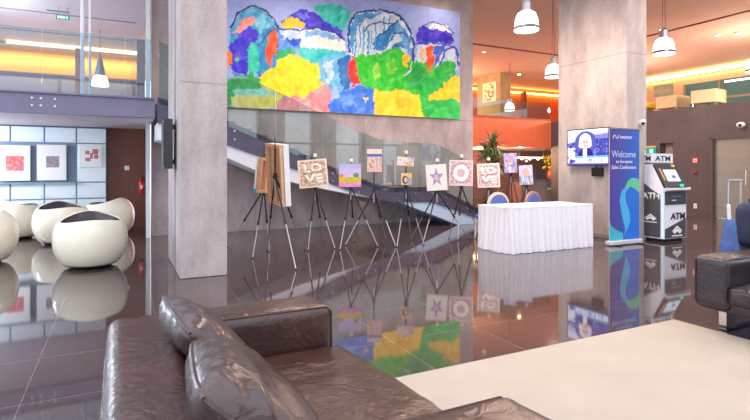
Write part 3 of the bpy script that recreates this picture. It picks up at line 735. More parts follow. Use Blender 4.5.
# lounge chairs upstairs right
M_BEIGE = mat('beige_fabric', (218, 192, 148), 0.7, var=0.05)
lc = thing('lounge_chair', 'beige boxy lounge chair upstairs nearest the concrete column', 'chair', (15.3, 10.0, RT), 0, 'beige chairs on the upper floor')
part('shell', lc, M_BEIGE, lambda bm: (box2(bm, (-0.4, -0.42, 0.16), (-0.3, 0.42, 0.62), 0.02), box2(bm, (-0.29, 0.32, 0.16), (0.4, 0.42, 0.62), 0.02), box2(bm, (-0.29, -0.42, 0.16), (0.4, -0.32, 0.62), 0.02)))
bpart('seat', lc, mat('beige_seat', (190, 160, 122), 0.7), (0.05, 0, 0.30), (0.66, 0.62, 0.2), bev=0.03)
for sx in (-1, 1):
    for sy in (-1, 1): bpart('leg', lc, M_ALU, (sx*0.34, sy*0.36, 0.08), (0.04, 0.04, 0.16))
lc.scale = (0.8, 0.8, 0.8)
dup(lc, (15.0, 8.75, RT), 0.15, 'beige boxy lounge chair upstairs above the steel door')
o = thing('yellow_bench', 'low bright yellow bench upstairs beside the concrete column', 'bench', (15.1, 11.3, RT))
bpart('seat', o, mat('yellow_fabric', (248, 206, 46), 0.6), (0, 0, 0.28), (0.7, 1.5, 0.2), bev=0.03)
for sy in (-1, 1): bpart('leg', o, M_ALU, (0, sy*0.6, 0.09), (0.5, 0.05, 0.18))
o = thing('side_table', 'small wooden side table between the two beige chairs upstairs', 'table', (16.6, 9.9, RT))
bpart('table_top', o, mat('table_oak', (190, 160, 120), 0.4), (0, 0, 0.52), (0.7, 0.9, 0.05))
for sx in (-1, 1):
    for sy in (-1, 1): bpart('leg', o, M_DARK, (sx*0.3, sy*0.4, 0.25), (0.04, 0.04, 0.5))
# hanging wall picture on beige wall and a linear lamp
p0, p1 = onX(654, 97, FX-0.03), onX(673, 83, FX-0.03)
tag(part('wall_picture', None, mat('picture_teal_grey', (150, 158, 150), 0.5, var=0.25, vscale=3), lambda bm: box2(bm, (FX-0.04, p1.y, p0.z), (FX-0.004, p0.y, p1.z))), 'grey green wall picture on the beige upstairs wall', 'picture')
o = thing('linear_lamp', 'thin white linear lamp hanging upstairs before the teal windows', 'lamp', (23.2, 11.6, 5.05))
bpart('tube', o, emit('tube_white', (255, 246, 220), 4.0), (0, -1.0, 0), (0.06, 4.5, 0.06))
for y in (-2.6, 0.6): part('hanger', o, M_ALU, lambda bm: tube(bm, (0, y, 0.03), (0, y, ZC-5.052), 0.008, seg=6))

# reception under the balcony
bm = bmesh.new(); box2(bm, (8.42, 17.5, 0), (22, 17.7, 2.1)); struct('wall_reception', bm, mat('reception_orange', (226, 112, 44), 0.5, var=0.1, vscale=3, aniso=(5, 5, 0.5)))
M_BRICK = tiled('brown_brick', (112, 70, 66), 0.22, 0.075, (170, 130, 122), 0.006, 0.6, 0.2, rot=(PI/2, 0, 0), offset=0.5)
pa, pb = onY(474, 158, 17.3), onY(545, 180, 17.3)
bm = bmesh.new(); box2(bm, (pa.x, 17.3, 0), (pb.x, 17.49, 2.1)); struct('wall_brick', bm, M_BRICK)
pa = onY(521, 180, 14.6)
o = thing('reception_counter', 'dark brown stone reception counter under the orange balcony', 'counter', (pa.x, 14.6, 0))
bpart('body', o, mat('counter_stone', (124, 96, 88), 0.35, var=0.25, vscale=14), (1.2, 0.3, 0.44), (2.4, 0.6, 0.88))
bpart('worktop', o, mat('counter_top', (92, 68, 62), 0.3), (1.2, 0.3, 0.90), (2.5, 0.68, 0.04))
bpart('logo_plate', o, M_WHITE, (1.55, -0.006, 0.55), (0.45, 0.01, 0.05))
o = thing('reception_monitor', 'black monitor on the reception counter beside yellow flowers', 'monitor', (onY(540, 178, 14.8).x, 14.85, 0.92))
bpart('screen', o, M_BLACK, (0, 0, 0.14), (0.34, 0.03, 0.2)); bpart('foot', o, M_BLACK, (0, 0.02, 0.02), (0.16, 0.12, 0.035))
pf = onY(551, 176, 14.8)
o = thing('flower_vase', 'orange vase of yellow flowers on the reception counter', 'flowers', (pf.x, 14.8, 0.92))
part('vase', o, mat('vase_orange', (214, 110, 50), 0.3), lambda bm: lathe(bm, [(0.07, 0), (0.10, 0.06), (0.10, 0.16), (0.06, 0.24), (0.075, 0.28)], seg=18), smooth=True)
def _bl(bm):
    for k in range(46):
        a = random.uniform(0, 2*PI); r = random.uniform(0, 0.24); h = 0.36+random.uniform(0, 0.34)-r*0.3
        sphere(bm, (r*math.cos(a), r*math.sin(a), h), random.uniform(0.03, 0.05), u=6, v=5)
part('blossoms', o, mat('blossom_yellow', (246, 214, 50), 0.6), _bl)
def _lv(bm):
    for k in range(50):
        a = random.uniform(0, 2*PI); r = random.uniform(0.05, 0.28); h = 0.3+random.uniform(0, 0.4)
        p = Vector((0, 0, 0.26)); q = Vector((r*math.cos(a), r*math.sin(a), h)); s = Vector((-math.sin(a), math.cos(a), 0))*0.025
        m_ = (p+q)/2
        f = [bm.verts.new(v) for v in (p, m_+s, q, m_-s)]; bm.faces.new(f)
part('leaves', o, mat('leaf_green', (92, 130, 50), 0.6), _lv); o.scale = (1.35, 1.35, 1.35)
pa, pb = onY(516, 157.5, 15.6), onY(546, 159, 15.6)
o = thing('bar_lamp', 'white horizontal bar lamp hanging above the reception counter', 'lamp', (pa.x, 15.6, pa.z))
bpart('bar', o, emit('bar_glow', (255, 238, 215), 1.6), ((pb.x-pa.x)/2, 0, 0), (pb.x-pa.x, 0.08, 0.07))
for x in (0.15, pb.x-pa.x-0.15): part('hanger', o, M_ALU, lambda bm: tube(bm, (x, 0, 0.035), (x, 0, 2.099-pa.z), 0.007, seg=6))
for i, px in enumerate((522, 530, 538)):
    p = onY(px, 163, 16.6)
    o = thing('reception_spot', 'small glowing ball lamp before the brick wall, %s' % ('leftmost of three', 'middle of three', 'rightmost of three')[i], 'lamp', (p.x, 16.6, 1.75), 0, 'ball lamps before the brick wall')
    part('bulb', o, emit('ball_glow', (255, 214, 170), 5), lambda bm: sphere(bm, (0, 0, 0), 0.06)); part('cord', o, M_DARK, lambda bm: tube(bm, (0, 0, 0.06), (0, 0, 0.345), 0.006, seg=6))

# ------------------------------------------------------------------ pendant lamps
M_SHADE = emit('lamp_glass', (255, 226, 214), 3.2)
pl = thing('pendant_lamp', 'large glowing glass pendant lamp right of the mural, nearest of all', 'lamp', (6.57, 7.02, 3.83), 0, 'glass pendant lamps of the hall')
part('shade', pl, M_SHADE, lambda bm: lathe(bm, [(0.215, 0.0), (0.212, 0.10), (0.195, 0.22), (0.16, 0.31), (0.09, 0.355), (0.0005, 0.357), (0.0005, 0.335), (0.08, 0.33), (0.145, 0.29), (0.18, 0.21), (0.197, 0.09), (0.205, 0.0)], seg=32, capb=False, capt=False), smooth=True)
part('rim_ring', pl, mat('ring_violet', (120, 110, 130), 0.3, 0.5), lambda bm: lathe(bm, [(0.216, 0.035), (0.226, 0.015), (0.226, 0.05), (0.214, 0.07)], seg=32, capb=False, capt=False), smooth=True)
part('socket', pl, M_ALU, lambda bm: (tube(bm, (0, 0, 0.36), (0, 0, 0.52), 0.085, seg=20), tube(bm, (0, 0, 0.52), (0, 0, 0.56), 0.095, 0.05, seg=20)), smooth=True)
for x in (-0.05, 0.05): part('cable', pl, M_DARK, lambda bm: tube(bm, (x, 0, 0.56), (x*0.4, 0, ZC-3.83), 0.005, seg=6))
for loc, lab in [((10.5, 7.06, 3.80), 'glowing glass pendant lamp right of the concrete column with the banner'), ((10.5, 10.2, 3.80), 'glass pendant lamp half hidden by the left edge of the banner column'),
                 ((14.5, 7.3, 3.80), 'glowing glass pendant lamp cut by the right edge of photo'), ((15.4, 17.5, 3.88), 'small distant glass pendant lamp beside the upstairs concrete pier')]:
    dup(pl, loc, 0, lab)
lp = thing('pendant_lamp', 'glass pendant lamp with long metal cone behind the left balustrade', 'lamp', (onD(100, 82, 15.1).x, onD(100, 82, 15.1).y, onD(100, 86, 15.1).z), 0)
part('shade', lp, M_SHADE, lambda bm: lathe(bm, [(0.235, 0.0), (0.225, 0.12), (0.19, 0.24), (0.15, 0.30), (0.14, 0.29), (0.18, 0.22), (0.215, 0.1), (0.225, 0.0)], seg=28, capb=False, capt=False), smooth=True)
part('cone', lp, mat('cone_grey', (176, 172, 182), 0.3, 0.6), lambda bm: lathe(bm, [(0.16, 0.305), (0.12, 0.5), (0.05, 0.85), (0.02, 1.0)], seg=24), smooth=True)
part('cable', lp, M_DARK, lambda bm: tube(bm, (0, 0, 1.0), (0, 0, 5.45-lp.location.z), 0.006, seg=6))
# small ceiling spots
for i, (px, py) in enumerate(((484, 51), (717.6, 34), (737, 32.5))):
    p = onZ(px, py, ZC)
    o = thing('ceiling_spot', ('small round ceiling fitting beside the mural wall end', 'small ceiling spot, left of the pair above the upper cove light', 'small ceiling spot, right of the pair above the upper cove light')[i], 'lamp', p, 0, 'recessed ceiling spots')
    part('spot_ring', o, M_WHITE, lambda bm: tube(bm, (0, 0, -0.001), (0, 0, -0.05), 0.09)); part('bulb', o, emit('spot_bulb', (255, 225, 180), 3), lambda bm: tube(bm, (0, 0, -0.051), (0, 0, -0.06), 0.06))
# round flush lamps near top of mural wall
p = onY(447, 0, WY-0.7)
o = thing('ceiling_spot', 'bright flush ceiling lamp washing the wall above the mural right end', 'lamp', (p.x, WY-0.7, ZC))
part('spot_ring', o, M_WHITE, lambda bm: tube(bm, (0, 0, -0.001), (0, 0, -0.05), 0.2)); part('bulb', o, emit('wash_bulb', (255, 236, 205), 5), lambda bm: tube(bm, (0, 0, -0.051), (0, 0, -0.06), 0.17))

# ------------------------------------------------------------------ television, player box and cameras
TY0, TY1 = onX(609, 145, CBX-0.12).y, onX(567, 145, CBX-0.12).y
tz0, tz1 = onX(587, 165.5, CBX-0.12).z, onX(587, 128.5, CBX-0.12).z
tv = thing('television', 'flat screen television showing a blond newsreader on the concrete column', 'television', (CBX-0.12, TY1, tz0))
TW, TH = TY1-TY0, tz1-tz0
bpart('casing', tv, M_BLACK, (0.025, -TW/2, TH/2), (0.045, TW, TH), bev=0.004)
bpart('wall_bracket', tv, M_DARK, (0.082, -TW/2, TH/2), (0.066, 0.3, 0.3))
def scr(U, V):
    out = np.zeros(U.shape+(3,)); out[:] = (66, 70, 150)
    n = vnoise(U*12, V*10, 5); out[n > 0.55] = (110, 116, 200); out[n > 0.72] = (60, 44, 120)
    out[(V > 0.62+0.25*U)] = (190, 196, 240); out[(V > 0.80+0.15*U)] = (236, 236, 255)
    out[(V > 0.72) & (U > 0.5) & (V < 0.78+0.08*U)] = (120, 120, 214)
    out[np.hypot((U-0.46)/0.27, (V-0.62)/0.34) < 1] = (84, 84, 164)
    out[(U < 0.2) & (V < 0.5) & (n > 0.35)] = (224, 226, 250)
    out[inpoly(U, V, [(0.24, 0.12), (0.30, 0.36), (0.40, 0.48), (0.54, 0.48), (0.64, 0.36), (0.68, 0.12)])] = (48, 40, 112)
    out[inpoly(U, V, [(0.40, 0.14), (0.40, 0.46), (0.50, 0.46), (0.50, 0.14)])] = (232, 226, 245)
    out[(np.hypot((U-0.45)/0.15, (V-0.70)/0.19) < 1) | inpoly(U, V, [(0.30, 0.70), (0.285, 0.52), (0.34, 0.47), (0.55, 0.47), (0.61, 0.52), (0.60, 0.70)])] = (240, 224, 226)
    out[np.hypot((U-0.46)/0.085, (V-0.62)/0.15) < 1] = (226, 186, 200)
    out[np.hypot((U-0.43)/0.02, (V-0.65)/0.02) < 1] = (110, 80, 120); out[np.hypot((U-0.49)/0.02, (V-0.65)/0.02) < 1] = (110, 80, 120)
    out[np.hypot((U-0.46)/0.03, (V-0.545)/0.014) < 1] = (190, 100, 120)
    out[(V < 0.2) & (U > 0.2)] = (232, 234, 250); out[(V < 0.245) & (V > 0.2) & (U > 0.2+0.0*V)] = (110, 200, 240)
    out[(V < 0.16) & (V > 0.06) & (U > 0.24) & (U < 0.9) & (vnoise(U*50, V*6, 8) > 0.55)] = (150, 140, 190)
    out[V < 0.045] = (110, 90, 200)
    return out
grid_panel('screen', (0.0015, -0.02, 0.02), (0, -(TW-0.04), 0), (0, 0, TH-0.04), 90, 60, scr, painted('screen_glow', emission=1.25), tv)
p = onX(597, 172, CBX-0.05)
o = thing('media_box', 'small black media player box on the column under the television', 'box', (CBX, p.y, p.z))
bpart('body', o, M_BLACK, (-0.035, 0, 0), (0.065, 0.24, 0.17), bev=0.006); bpart('cable', o, M_DARK, (-0.012, 0.05, 0.13), (0.012, 0.012, 0.10))
p = onY(640, 123, CBY)
o = thing('security_camera', 'small white dome camera on the concrete column above the banner', 'camera', (p.x, CBY, p.z))
part('mount', o, M_WHITE, lambda bm: tube(bm, (0, -0.001, 0), (0, -0.05, 0), 0.045), smooth=True); part('dome', o, M_BLACK, lambda bm: sphere(bm, (0.0, -0.06, -0.01), 0.035), smooth=True); part('hood', o, M_WHITE, lambda bm: sphere(bm, (0.02, -0.045, 0.015), 0.055), smooth=True)
p = onX(742, 125, RX)
o = thing('security_camera', 'white dome camera on dark wall above the steel door', 'camera', (RX, p.y, p.z))
part('hood', o, M_WHITE, lambda bm: sphere(bm, (-0.05, 0, 0), 0.10, (0.5, 1.1, 0.75)), smooth=True); part('dome', o, M_BLACK, lambda bm: sphere(bm, (-0.085, 0, -0.01), 0.045), smooth=True)
# alarm devices on dark wall
p = onX(695.3, 160.5, RX)
o = thing('alarm_sign', 'red and white square alarm sign on the dark wall', 'sign', (RX, p.y, p.z))
bpart('plate', o, mat('sign_red', (214, 60, 50), 0.4), (-0.006, 0, 0), (0.01, 0.15, 0.15)); bpart('symbol', o, M_WHITE, (-0.013, 0, 0), (0.004, 0.09, 0.09)); bpart('symbol_mark', o, mat('sign_red', (214, 60, 50), 0.4), (-0.017, 0, 0), (0.004, 0.05, 0.05))
p = onX(695.6, 172.5, RX)
o = thing('alarm_button', 'round red alarm button on the dark wall below the square sign', 'alarm button', (RX, p.y, p.z))
bpart('housing', o, M_RED, (-0.018, 0, 0), (0.042, 0.09, 0.09), bev=0.01); part('push_disc', o, mat('button_dark_red', (120, 20, 24), 0.4), lambda bm: tube(bm, (-0.039, 0, 0), (-0.048, 0, 0), 0.03))
p = onX(695.5, 206, RX)
o = thing('wall_socket', 'pale double socket low on the dark wall', 'socket', (RX, p.y, p.z))
bpart('plate', o, M_WHITE, (-0.008, 0, 0), (0.014, 0.09, 0.13), bev=0.003); bpart('insert', o, mat('socket_grey', (200, 186, 178), 0.4), (-0.017, 0, 0), (0.004, 0.05, 0.09))
p = onX(651.5, 151, RX-0.02)
o = thing('exit_sign', 'small green exit sign on the dark wall behind the cash machine', 'sign', (RX, p.y, p.z))
bpart('sign_body', o, emit('exit_green', (28, 150, 118), 1.1), (-0.03, 0, 0), (0.05, 0.26, 0.2)); bpart('symbol', o, emit('exit_white', (235, 250, 245), 1.2), (-0.058, -0.02, 0), (0.004, 0.1, 0.1))
bpart('header', o, mat('bar_tan', (200, 160, 110), 0.5), (-0.03, 0, 0.13), (0.05, 0.3, 0.05))

# ------------------------------------------------------------------ banner
BY = 6.08
bx0 = onY(609.5, 190, BY).x; bx1 = onY(639.3, 190, BY).x; BW = bx1-bx0; BH = 2.03
bn = thing('roll_up_banner', 'tall blue and violet roll up banner reading Welcome beside the cash machine', 'banner', (bx0, BY, 0))
def ban(U, V):
    x = 609 + U*33; y = 244 - V*115
    out = np.zeros(U.shape+(3,))
    a = np.array((82, 66, 150.)); b = np.array((46, 104, 196.))
    t = np.clip(U*1.1-0.1+0.1*(1-V), 0, 1)[..., None]
    out[:] = a*(1-t)+b*t
    out[inpoly(x, y, [(627,189),(634,189),(643,196),(643,245),(624,245),(631,228),(630,212)])] = (40, 112, 214)
    out[inpoly(x, y, [(609,222),(611,227.5),(618,233),(624,236),(624,245),(608,245)])] = (64, 178, 200)
    cy = inpoly(x, y, [(627,187.5),(622.5,192),(620,201),(621.5,211.5),(623.6,222),(626.2,232),(624.7,240),(630,228.7),(631.8,222),(630.7,213.6),(627.9,206),(626.3,198.6),(626.9,193),(631,189)])
    out[cy] = (74, 176, 230)
    cy2 = inpoly(x, y, [(621,210),(624,222),(627,234),(625,240),(631,228),(631,218),(629,208)])
    out[inpoly(x, y, [(626,189),(629,182),(633,179),(638,179),(643,181),(643,196),(638,191),(633,188.5),(629,189)])] = (104, 196, 150)
    return out
grid_panel('printed_sheet', (0, 0, 0.06), (BW, 0, 0), (0, 0, BH-0.06), 66, 150, ban, M_PAINT, bn)
bpart('sheet_back', bn, M_WHITE, (BW/2, 0.006, BH/2+0.03), (BW, 0.006, BH-0.06))
part('base_cassette', bn, mat('cassette_silver', (214, 214, 220), 0.35, 0.2), lambda bm: box2(bm, (-0.03, -0.06, 0.012), (BW+0.03, 0.07, 0.085), 0.015)); [part('foot', bn, M_DARK, lambda bm: box2(bm, (x, -0.16, 0), (x+0.05, 0.16, 0.012))) for x in (0.08, BW-0.13)]
bpart('top_bar', bn, M_ALU, (BW/2, 0.004, BH+0.01), (BW, 0.02, 0.025)); part('rear_pole', bn, M_ALU, lambda bm: tube(bm, (BW/2, 0.03, 0.05), (BW/2, 0.03, BH), 0.01))
M_LT = mat('print_white', (240, 242, 250), 0.5); M_LTB = mat('print_pale_blue', (190, 215, 245), 0.5)
def bt(body, x, y, w, h, m=M_LT):
    lettering(body, m, bn, ((x-608.5)/33*BW, -0.001, BH-(y-129.5)/114.5*BH), (1, 0, 0), (0, 0, 1), w/33*BW, h/114.5*BH, 0.002)
bt('aventor', 626.5, 137.2, 13.5, 3.0); bt('Welcome', 624, 154.0, 26.5, 6.6, M_LTB); bt('to European', 624.5, 161.8, 18, 3.8); bt('Sales Conference', 624.2, 167.0, 27, 3.6)
def _logo(bm):
    pts = [(612.3, 138.8), (613, 135.8), (614.3, 135.4), (615.2, 137.4), (616.2, 138.8), (617.6, 137.6), (618.4, 135.2)]
    q = [Vector(((x-608.5)/33*BW, -0.003, BH-(y-129.5)/114.5*BH)) for x, y in pts]
    path(bm, q, 0.008, 6)
part('logo_mark', bn, M_LTB, _logo)

# ------------------------------------------------------------------ ATM
AX, AY, AW = 8.80, 5.88, 0.64
atm = thing('cash_machine', 'grey and white ATM cash machine with screen right of the banner', 'cash machine', (AX, AY, 0))
AD = 0.95
M_ATMD = mat('atm_dark', (74, 76, 84), 0.35); M_ATMW = mat('atm_white', (228, 230, 238), 0.35); M_ATMB = mat('atm_black', (40, 40, 46), 0.3)
prof = [(0.03, 0.06), (0.03, 0.92), (-0.06, 0.95), (-0.06, 0.99), (0.04, 1.0), (0.26, 1.42), (AD, 1.42), (AD, 0.06)]
part('body', atm, M_ATMW, lambda bm: prism(bm, [(0, y, z) for y, z in prof], (AW, 0, 0)))
part('plinth', atm, M_BLACK, lambda bm: box2(bm, (0.05, 0.08, 0), (AW-0.05, AD-0.05, 0.06)))
part('side_panel', atm, M_ATMD, lambda bm: prism(bm, [(-0.008, y, z) for y, z in [(0.10, 0.08), (0.10, 0.86), (0.28, 0.96), (0.5, 1.13), (AD-0.01, 1.20), (AD-0.01, 0.08)]], (0.007, 0, 0)))
bpart('light_edge', atm, emit('atm_cyan', (190, 230, 240), 0.9), (-0.004, 0.055, 0.49), (0.01, 0.03, 0.84))
part('front_panel', atm, M_ATMD, lambda bm: prism(bm, [(0.02, 0.022, 0.07), (AW-0.02, 0.022, 0.07), (AW-0.02, 0.022, 0.42), (0.02, 0.022, 0.24)], (0, 0.007, 0)))
fp = bpart('card_panel', atm, M_ATMD, (AW/2, 0.024, 0.80), (AW-0.04, 0.01, 0.24)); bpart('card_slot', fp, M_ALU, (AW/2, 0.016, 0.83), (0.3, 0.008, 0.03)); bpart('slot_label', fp, M_WHITE, (AW/2-0.06, 0.016, 0.76), (0.12, 0.006, 0.015))
# slanted console
ca, cb = Vector((0, 0.04, 1.0)), Vector((0, 0.26, 1.42)); cd = (cb-ca).normalized(); cn = Vector((0, -cd.z, cd.y))
def slant(name, m, x0, x1, t0, t1, off, th, parent=atm):
    q = [ca+cd*t0+cn*off+Vector((x0, 0, 0)), ca+cd*t0+cn*off+Vector((x1, 0, 0)), ca+cd*t1+cn*off+Vector((x1, 0, 0)), ca+cd*t1+cn*off+Vector((x0, 0, 0))]
    return part(name, parent, m, lambda bm: prism(bm, q, cn*th))
co = slant('console', M_ATMB, -0.006, AW+0.006, -0.02, 0.46, 0.001, 0.035)
slant('screen', emit('atm_screen', (206, 222, 244), 1.2), 0.15, 0.52, 0.10, 0.34, 0.037, 0.004, co)
slant('screen_text', mat('screen_dark', (90, 100, 130), 0.4), 0.32, 0.42, 0.16, 0.22, 0.0412, 0.003, co)
slant('button_column', mat('button_gold', (206, 150, 90), 0.4), 0.05, 0.09, 0.12, 0.36, 0.037, 0.008, co)
slant('yellow_sticker', mat('sticker_yellow', (244, 204, 40), 0.5), 0.46, 0.56, 0.40, 0.44, 0.037, 0.004, co)
kp = bpart('keypad', atm, M_ATMB, (AW/2, -0.0, 1.0), (AW-0.1, 0.09, 0.02)); bpart('card_light', atm, emit('reader_green', (40, 214, 140), 2.0), (0.46, 0.0, 1.03), (0.05, 0.04, 0.04))
# sign box on top
sg = bpart('sign_box', atm, M_ATMW, (AW/2-0.02, 0.60, 1.535), (AW-0.04, 0.68, 0.17)); bpart('sign_neck', atm, mat('atm_grey', (150, 150, 156), 0.4), (AW/2, 0.6, 1.435), (AW-0.12, 0.6, 0.03))
M_ATMT = mat('sign_letters', (52, 54, 66), 0.5)
lettering('ATM', M_ATMT, sg, (AW/2-0.02, 0.259, 1.53), (1, 0, 0), (0, 0, 1), 0.44, 0.095, 0.003, bold=0.02)
lettering('ATM', M_ATMT, sg, (-0.001, 0.44, 1.53), (0, -1, 0), (0, 0, 1), 0.30, 0.095, 0.003, bold=0.02)
lettering('ATM', M_WHITE, atm, (-0.009, 0.285, 0.835), (0, -1, 0), (0, 0, 1), 0.34, 0.125, 0.003, bold=0.03)
lettering('ATM', M_ATMT, atm, (AW/2+0.06, 0.021, 0.47), (1, 0, 0), (0, 0, 1), 0.42, 0.12, 0.003, bold=0.03)
def _house(bm, o_, xd, s):
    o_, xd = Vector(o_), Vector(xd); nd = xd.cross(Vector((0, 0, 1)))
    def q(l, off=0): prism(bm, [o_+xd*(a*s)+Vector((0, 0, b*s)) for a, b in l], nd*0.004)
    q([(-0.5, 0.0), (0, 0.34), (0.5, 0.0), (0.36, 0.0), (0, 0.22), (-0.36, 0.0)])
    q([(-0.42, -0.04), (-0.25, -0.16), (0.0, 0.0), (0.25, -0.16), (0.42, -0.04), (0.25, 0.04), (0.0, 0.16), (-0.25, 0.04)])
    q([(-0.5, -0.24), (0.5, -0.24), (0.5, -0.30), (-0.5, -0.30)])
part('emblem', atm, M_WHITE, lambda bm: _house(bm, (-0.009, 0.29, 0.42), (0, -1, 0), 0.25)); part('emblem', atm, M_WHITE, lambda bm: _house(bm, (AW/2+0.04, 0.021, 0.19), (1, 0, 0), 0.30))

# ------------------------------------------------------------------ table with white cloth, chairs
TX0, TX1, TYa, TYb, TZ = 5.44, 7.28, 6.18, 6.95, 0.725
tb = thing('banquet_table', 'long table draped to the floor in pleated white cloth', 'table', (TX0, TYa, 0))
L, W_ = TX1-TX0, TYb-TYa
def perim(n, out):
    pts = []
    per = 2*(L+W_)
    for i in range(n):
        s = per*i/n
        if s < L: p, nrm = Vector((s, 0, 0)), Vector((0, -1, 0))
        elif s < L+W_: p, nrm = Vector((L, s-L, 0)), Vector((1, 0, 0))
        elif s < 2*L+W_: p, nrm = Vector((L-(s-L-W_), W_, 0)), Vector((0, 1, 0))
        else: p, nrm = Vector((0, W_-(s-2*L-W_), 0)), Vector((-1, 0, 0))
        pts.append((p, nrm, s))
    return pts
def _skirt(bm):
    n = 420; P = perim(n, 0); rings = []
    for k in range(9):
        t = k/8; z = (TZ-0.01)*(1-t)+0.006
        ring = []
        for p, nrm, s in P:
            amp = 0.003+0.030*t
            w = math.sin(s*2*PI/0.125+1.1*math.sin(s*5)) + 0.5*math.sin(s*2*PI/0.31+1)
            ring.append(bm.verts.new(p + nrm*(0.004 + amp*(w+1.0)) + Vector((0, 0, z))))
        rings.append(ring)
    for A, B in zip(rings[:-1], rings[1:]):
        for i in range(n): j = (i+1) % n; bm.faces.new((A[i], A[j], B[j], B[i]))
part('skirt', tb, M_CLOTH, _skirt, smooth=True, angle=80)
def _topc(bm):
    box2(bm, (-0.012, -0.012, TZ-0.012), (L+0.012, W_+0.012, TZ+0.004), 0.006)
part('top_cloth', tb, M_CLOTH, _topc)
o = thing('leaflet', 'red and white leaflet lying on the white table', 'paper', (TX0+0.42, TYa+0.40, TZ+0.004), 0.3)
bpart('sheet', o, M_WHITE, (0, 0, 0.003), (0.30, 0.21, 0.004)); bpart('red_panel', o, M_RED, (-0.06, 0, 0.0065), (0.13, 0.17, 0.002))
o = thing('leaflet', 'orange and white leaflet lying at the middle of the white table', 'paper', (TX0+0.72, TYa+0.48, TZ+0.004), -0.2)
bpart('sheet', o, M_WHITE, (0, 0, 0.003), (0.34, 0.22, 0.004)); bpart('orange_panel', o, mat('leaf_orange', (222, 120, 60), 0.5), (0.03, 0.02, 0.0065), (0.16, 0.10, 0.002))
def chair(loc, rz, lab, m):
    c = thing('banquet_chair', lab, 'chair', loc, rz, 'round backed chairs behind the white table')
    def disc(bm, rx, rz_, y, th, zc):
        prism(bm, [(rx*math.cos(2*PI*i/28), y, zc+rz_*math.sin(2*PI*i/28)) for i in range(28)], (0, th, 0))
    part('back_frame', c, m, lambda bm: disc(bm, 0.235, 0.25, 0.0, 0.04, 0.66))
    [part('back_pad', c, mat('pad_blue', (96, 116, 186), 0.8, var=0.12, vscale=30), lambda bm: disc(bm, 0.19, 0.205, yy, 0.011, 0.66)) for yy in (-0.012, 0.041)]
    part('seat', c, mat('pad_blue', (96, 116, 186), 0.8, var=0.12, vscale=30), lambda bm: rbox(bm, (0, -0.24, 0.43), (0.42, 0.42, 0.08), 0.03, 6))
    for sx in (-1, 1):
        for y in (-0.42, -0.03): part('leg', c, m, lambda bm: tube(bm, (sx*0.18, y, 0.40), (sx*0.2, y+(0.03 if y > -0.1 else -0.03), 0), 0.016))
        part('back_post', c, m, lambda bm: tube(bm, (sx*0.18, -0.03, 0.40), (sx*0.16, 0.015, 0.55), 0.016))
    return c
M_FR = mat('chair_frame_pale', (226, 208, 190), 0.4); M_FR2 = mat('chair_frame_taupe', (172, 140, 128), 0.4)
pc = onY(497.5, 200, 7.38); chair((pc.x, 7.38, 0), PI*0.97, 'chair with round blue back and pale frame behind the white table', M_FR)
pc = onY(532, 200, 7.36); chair((pc.x, 7.36, 0), PI*1.06, 'chair with round taupe framed back behind the table, right of the pale one', M_FR2)

# ------------------------------------------------------------------ easels and paintings
def easel(px, ptop, pbot, d, feet, lab, hub_py=None, clip=True, mast_to=None):
    """tripod easel: mast behind the picture, hub under it, three telescopic legs to given floor points"""
    base = onD(px, HOR, d); base = Vector((base.x, base.y, 0))
    away = base.normalized()
    hz = H - ((hub_py or pbot)-HOR)*d/FPX; tz = H - ((mast_to or (ptop-5))-HOR)*d/FPX
    mb = away*0.05
    e = thing('display_easel', lab, 'easel', base, 0, 'folding tripod easels in the hall')
    hub = Vector((mb.x, mb.y, hz))
    part('hub', e, M_DARK, lambda bm: tube(bm, hub-Vector((0, 0, 0.05)), hub+Vector((0, 0, 0.04)), 0.028))
    part('mast', e, M_DARK, lambda bm: (tube(bm, hub, Vector((mb.x, mb.y, (hz*0.3+tz*0.7))), 0.012), tube(bm, Vector((mb.x, mb.y, (hz*0.3+tz*0.7))), Vector((mb.x, mb.y, tz)), 0.008)))
    part('centre_tube', e, M_ALU, lambda bm: tube(bm, hub+away*0.012-Vector((0, 0, 0.04)), hub+away*0.012-Vector((0, 0, 0.22)), 0.011))
    if clip: part('top_clip', e, mat('clip_ivory', (236, 224, 206), 0.4), lambda bm: box(bm, (mb.x-away.x*0.03, mb.y-away.y*0.03, tz-0.02), (0.05, 0.05, 0.055), bev=0.008))
    sd = Vector((away.y, -away.x, 0))
    part('support_arm', e, M_DARK, lambda bm: tube(bm, hub-away*0.06-sd*0.05-Vector((0, 0, 0.008)), hub-away*0.06+sd*0.05-Vector((0, 0, 0.008)), 0.008) or tube(bm, hub-Vector((0, 0, 0.008)), hub-away*0.07-Vector((0, 0, 0.008)), 0.008))
    if feet is None:
        fl = []
        for a in (-2.5, 2.4, 0.1):
            fl.append(base + away*(0.42*math.cos(a)) + sd*(0.42*math.sin(a)))
    else: fl = [floorpt(*f) for f in feet]
    for f in fl:
        q = f - base; q.z = 0.012; m_ = hub.lerp(q, 0.52); dn = (q-hub).normalized()
        lg = part('leg', e, M_BLACK, lambda bm: (tube(bm, hub, m_, 0.0125), tube(bm, m_-dn*0.03, m_+dn*0.03, 0.018)))
        part('leg_extension', lg, M_ALU, lambda bm: tube(bm, m_, q, 0.0085))
        part('rubber_foot', lg, M_BLACK, lambda bm: sphere(bm, q, 0.012, u=8, v=6))
    return e
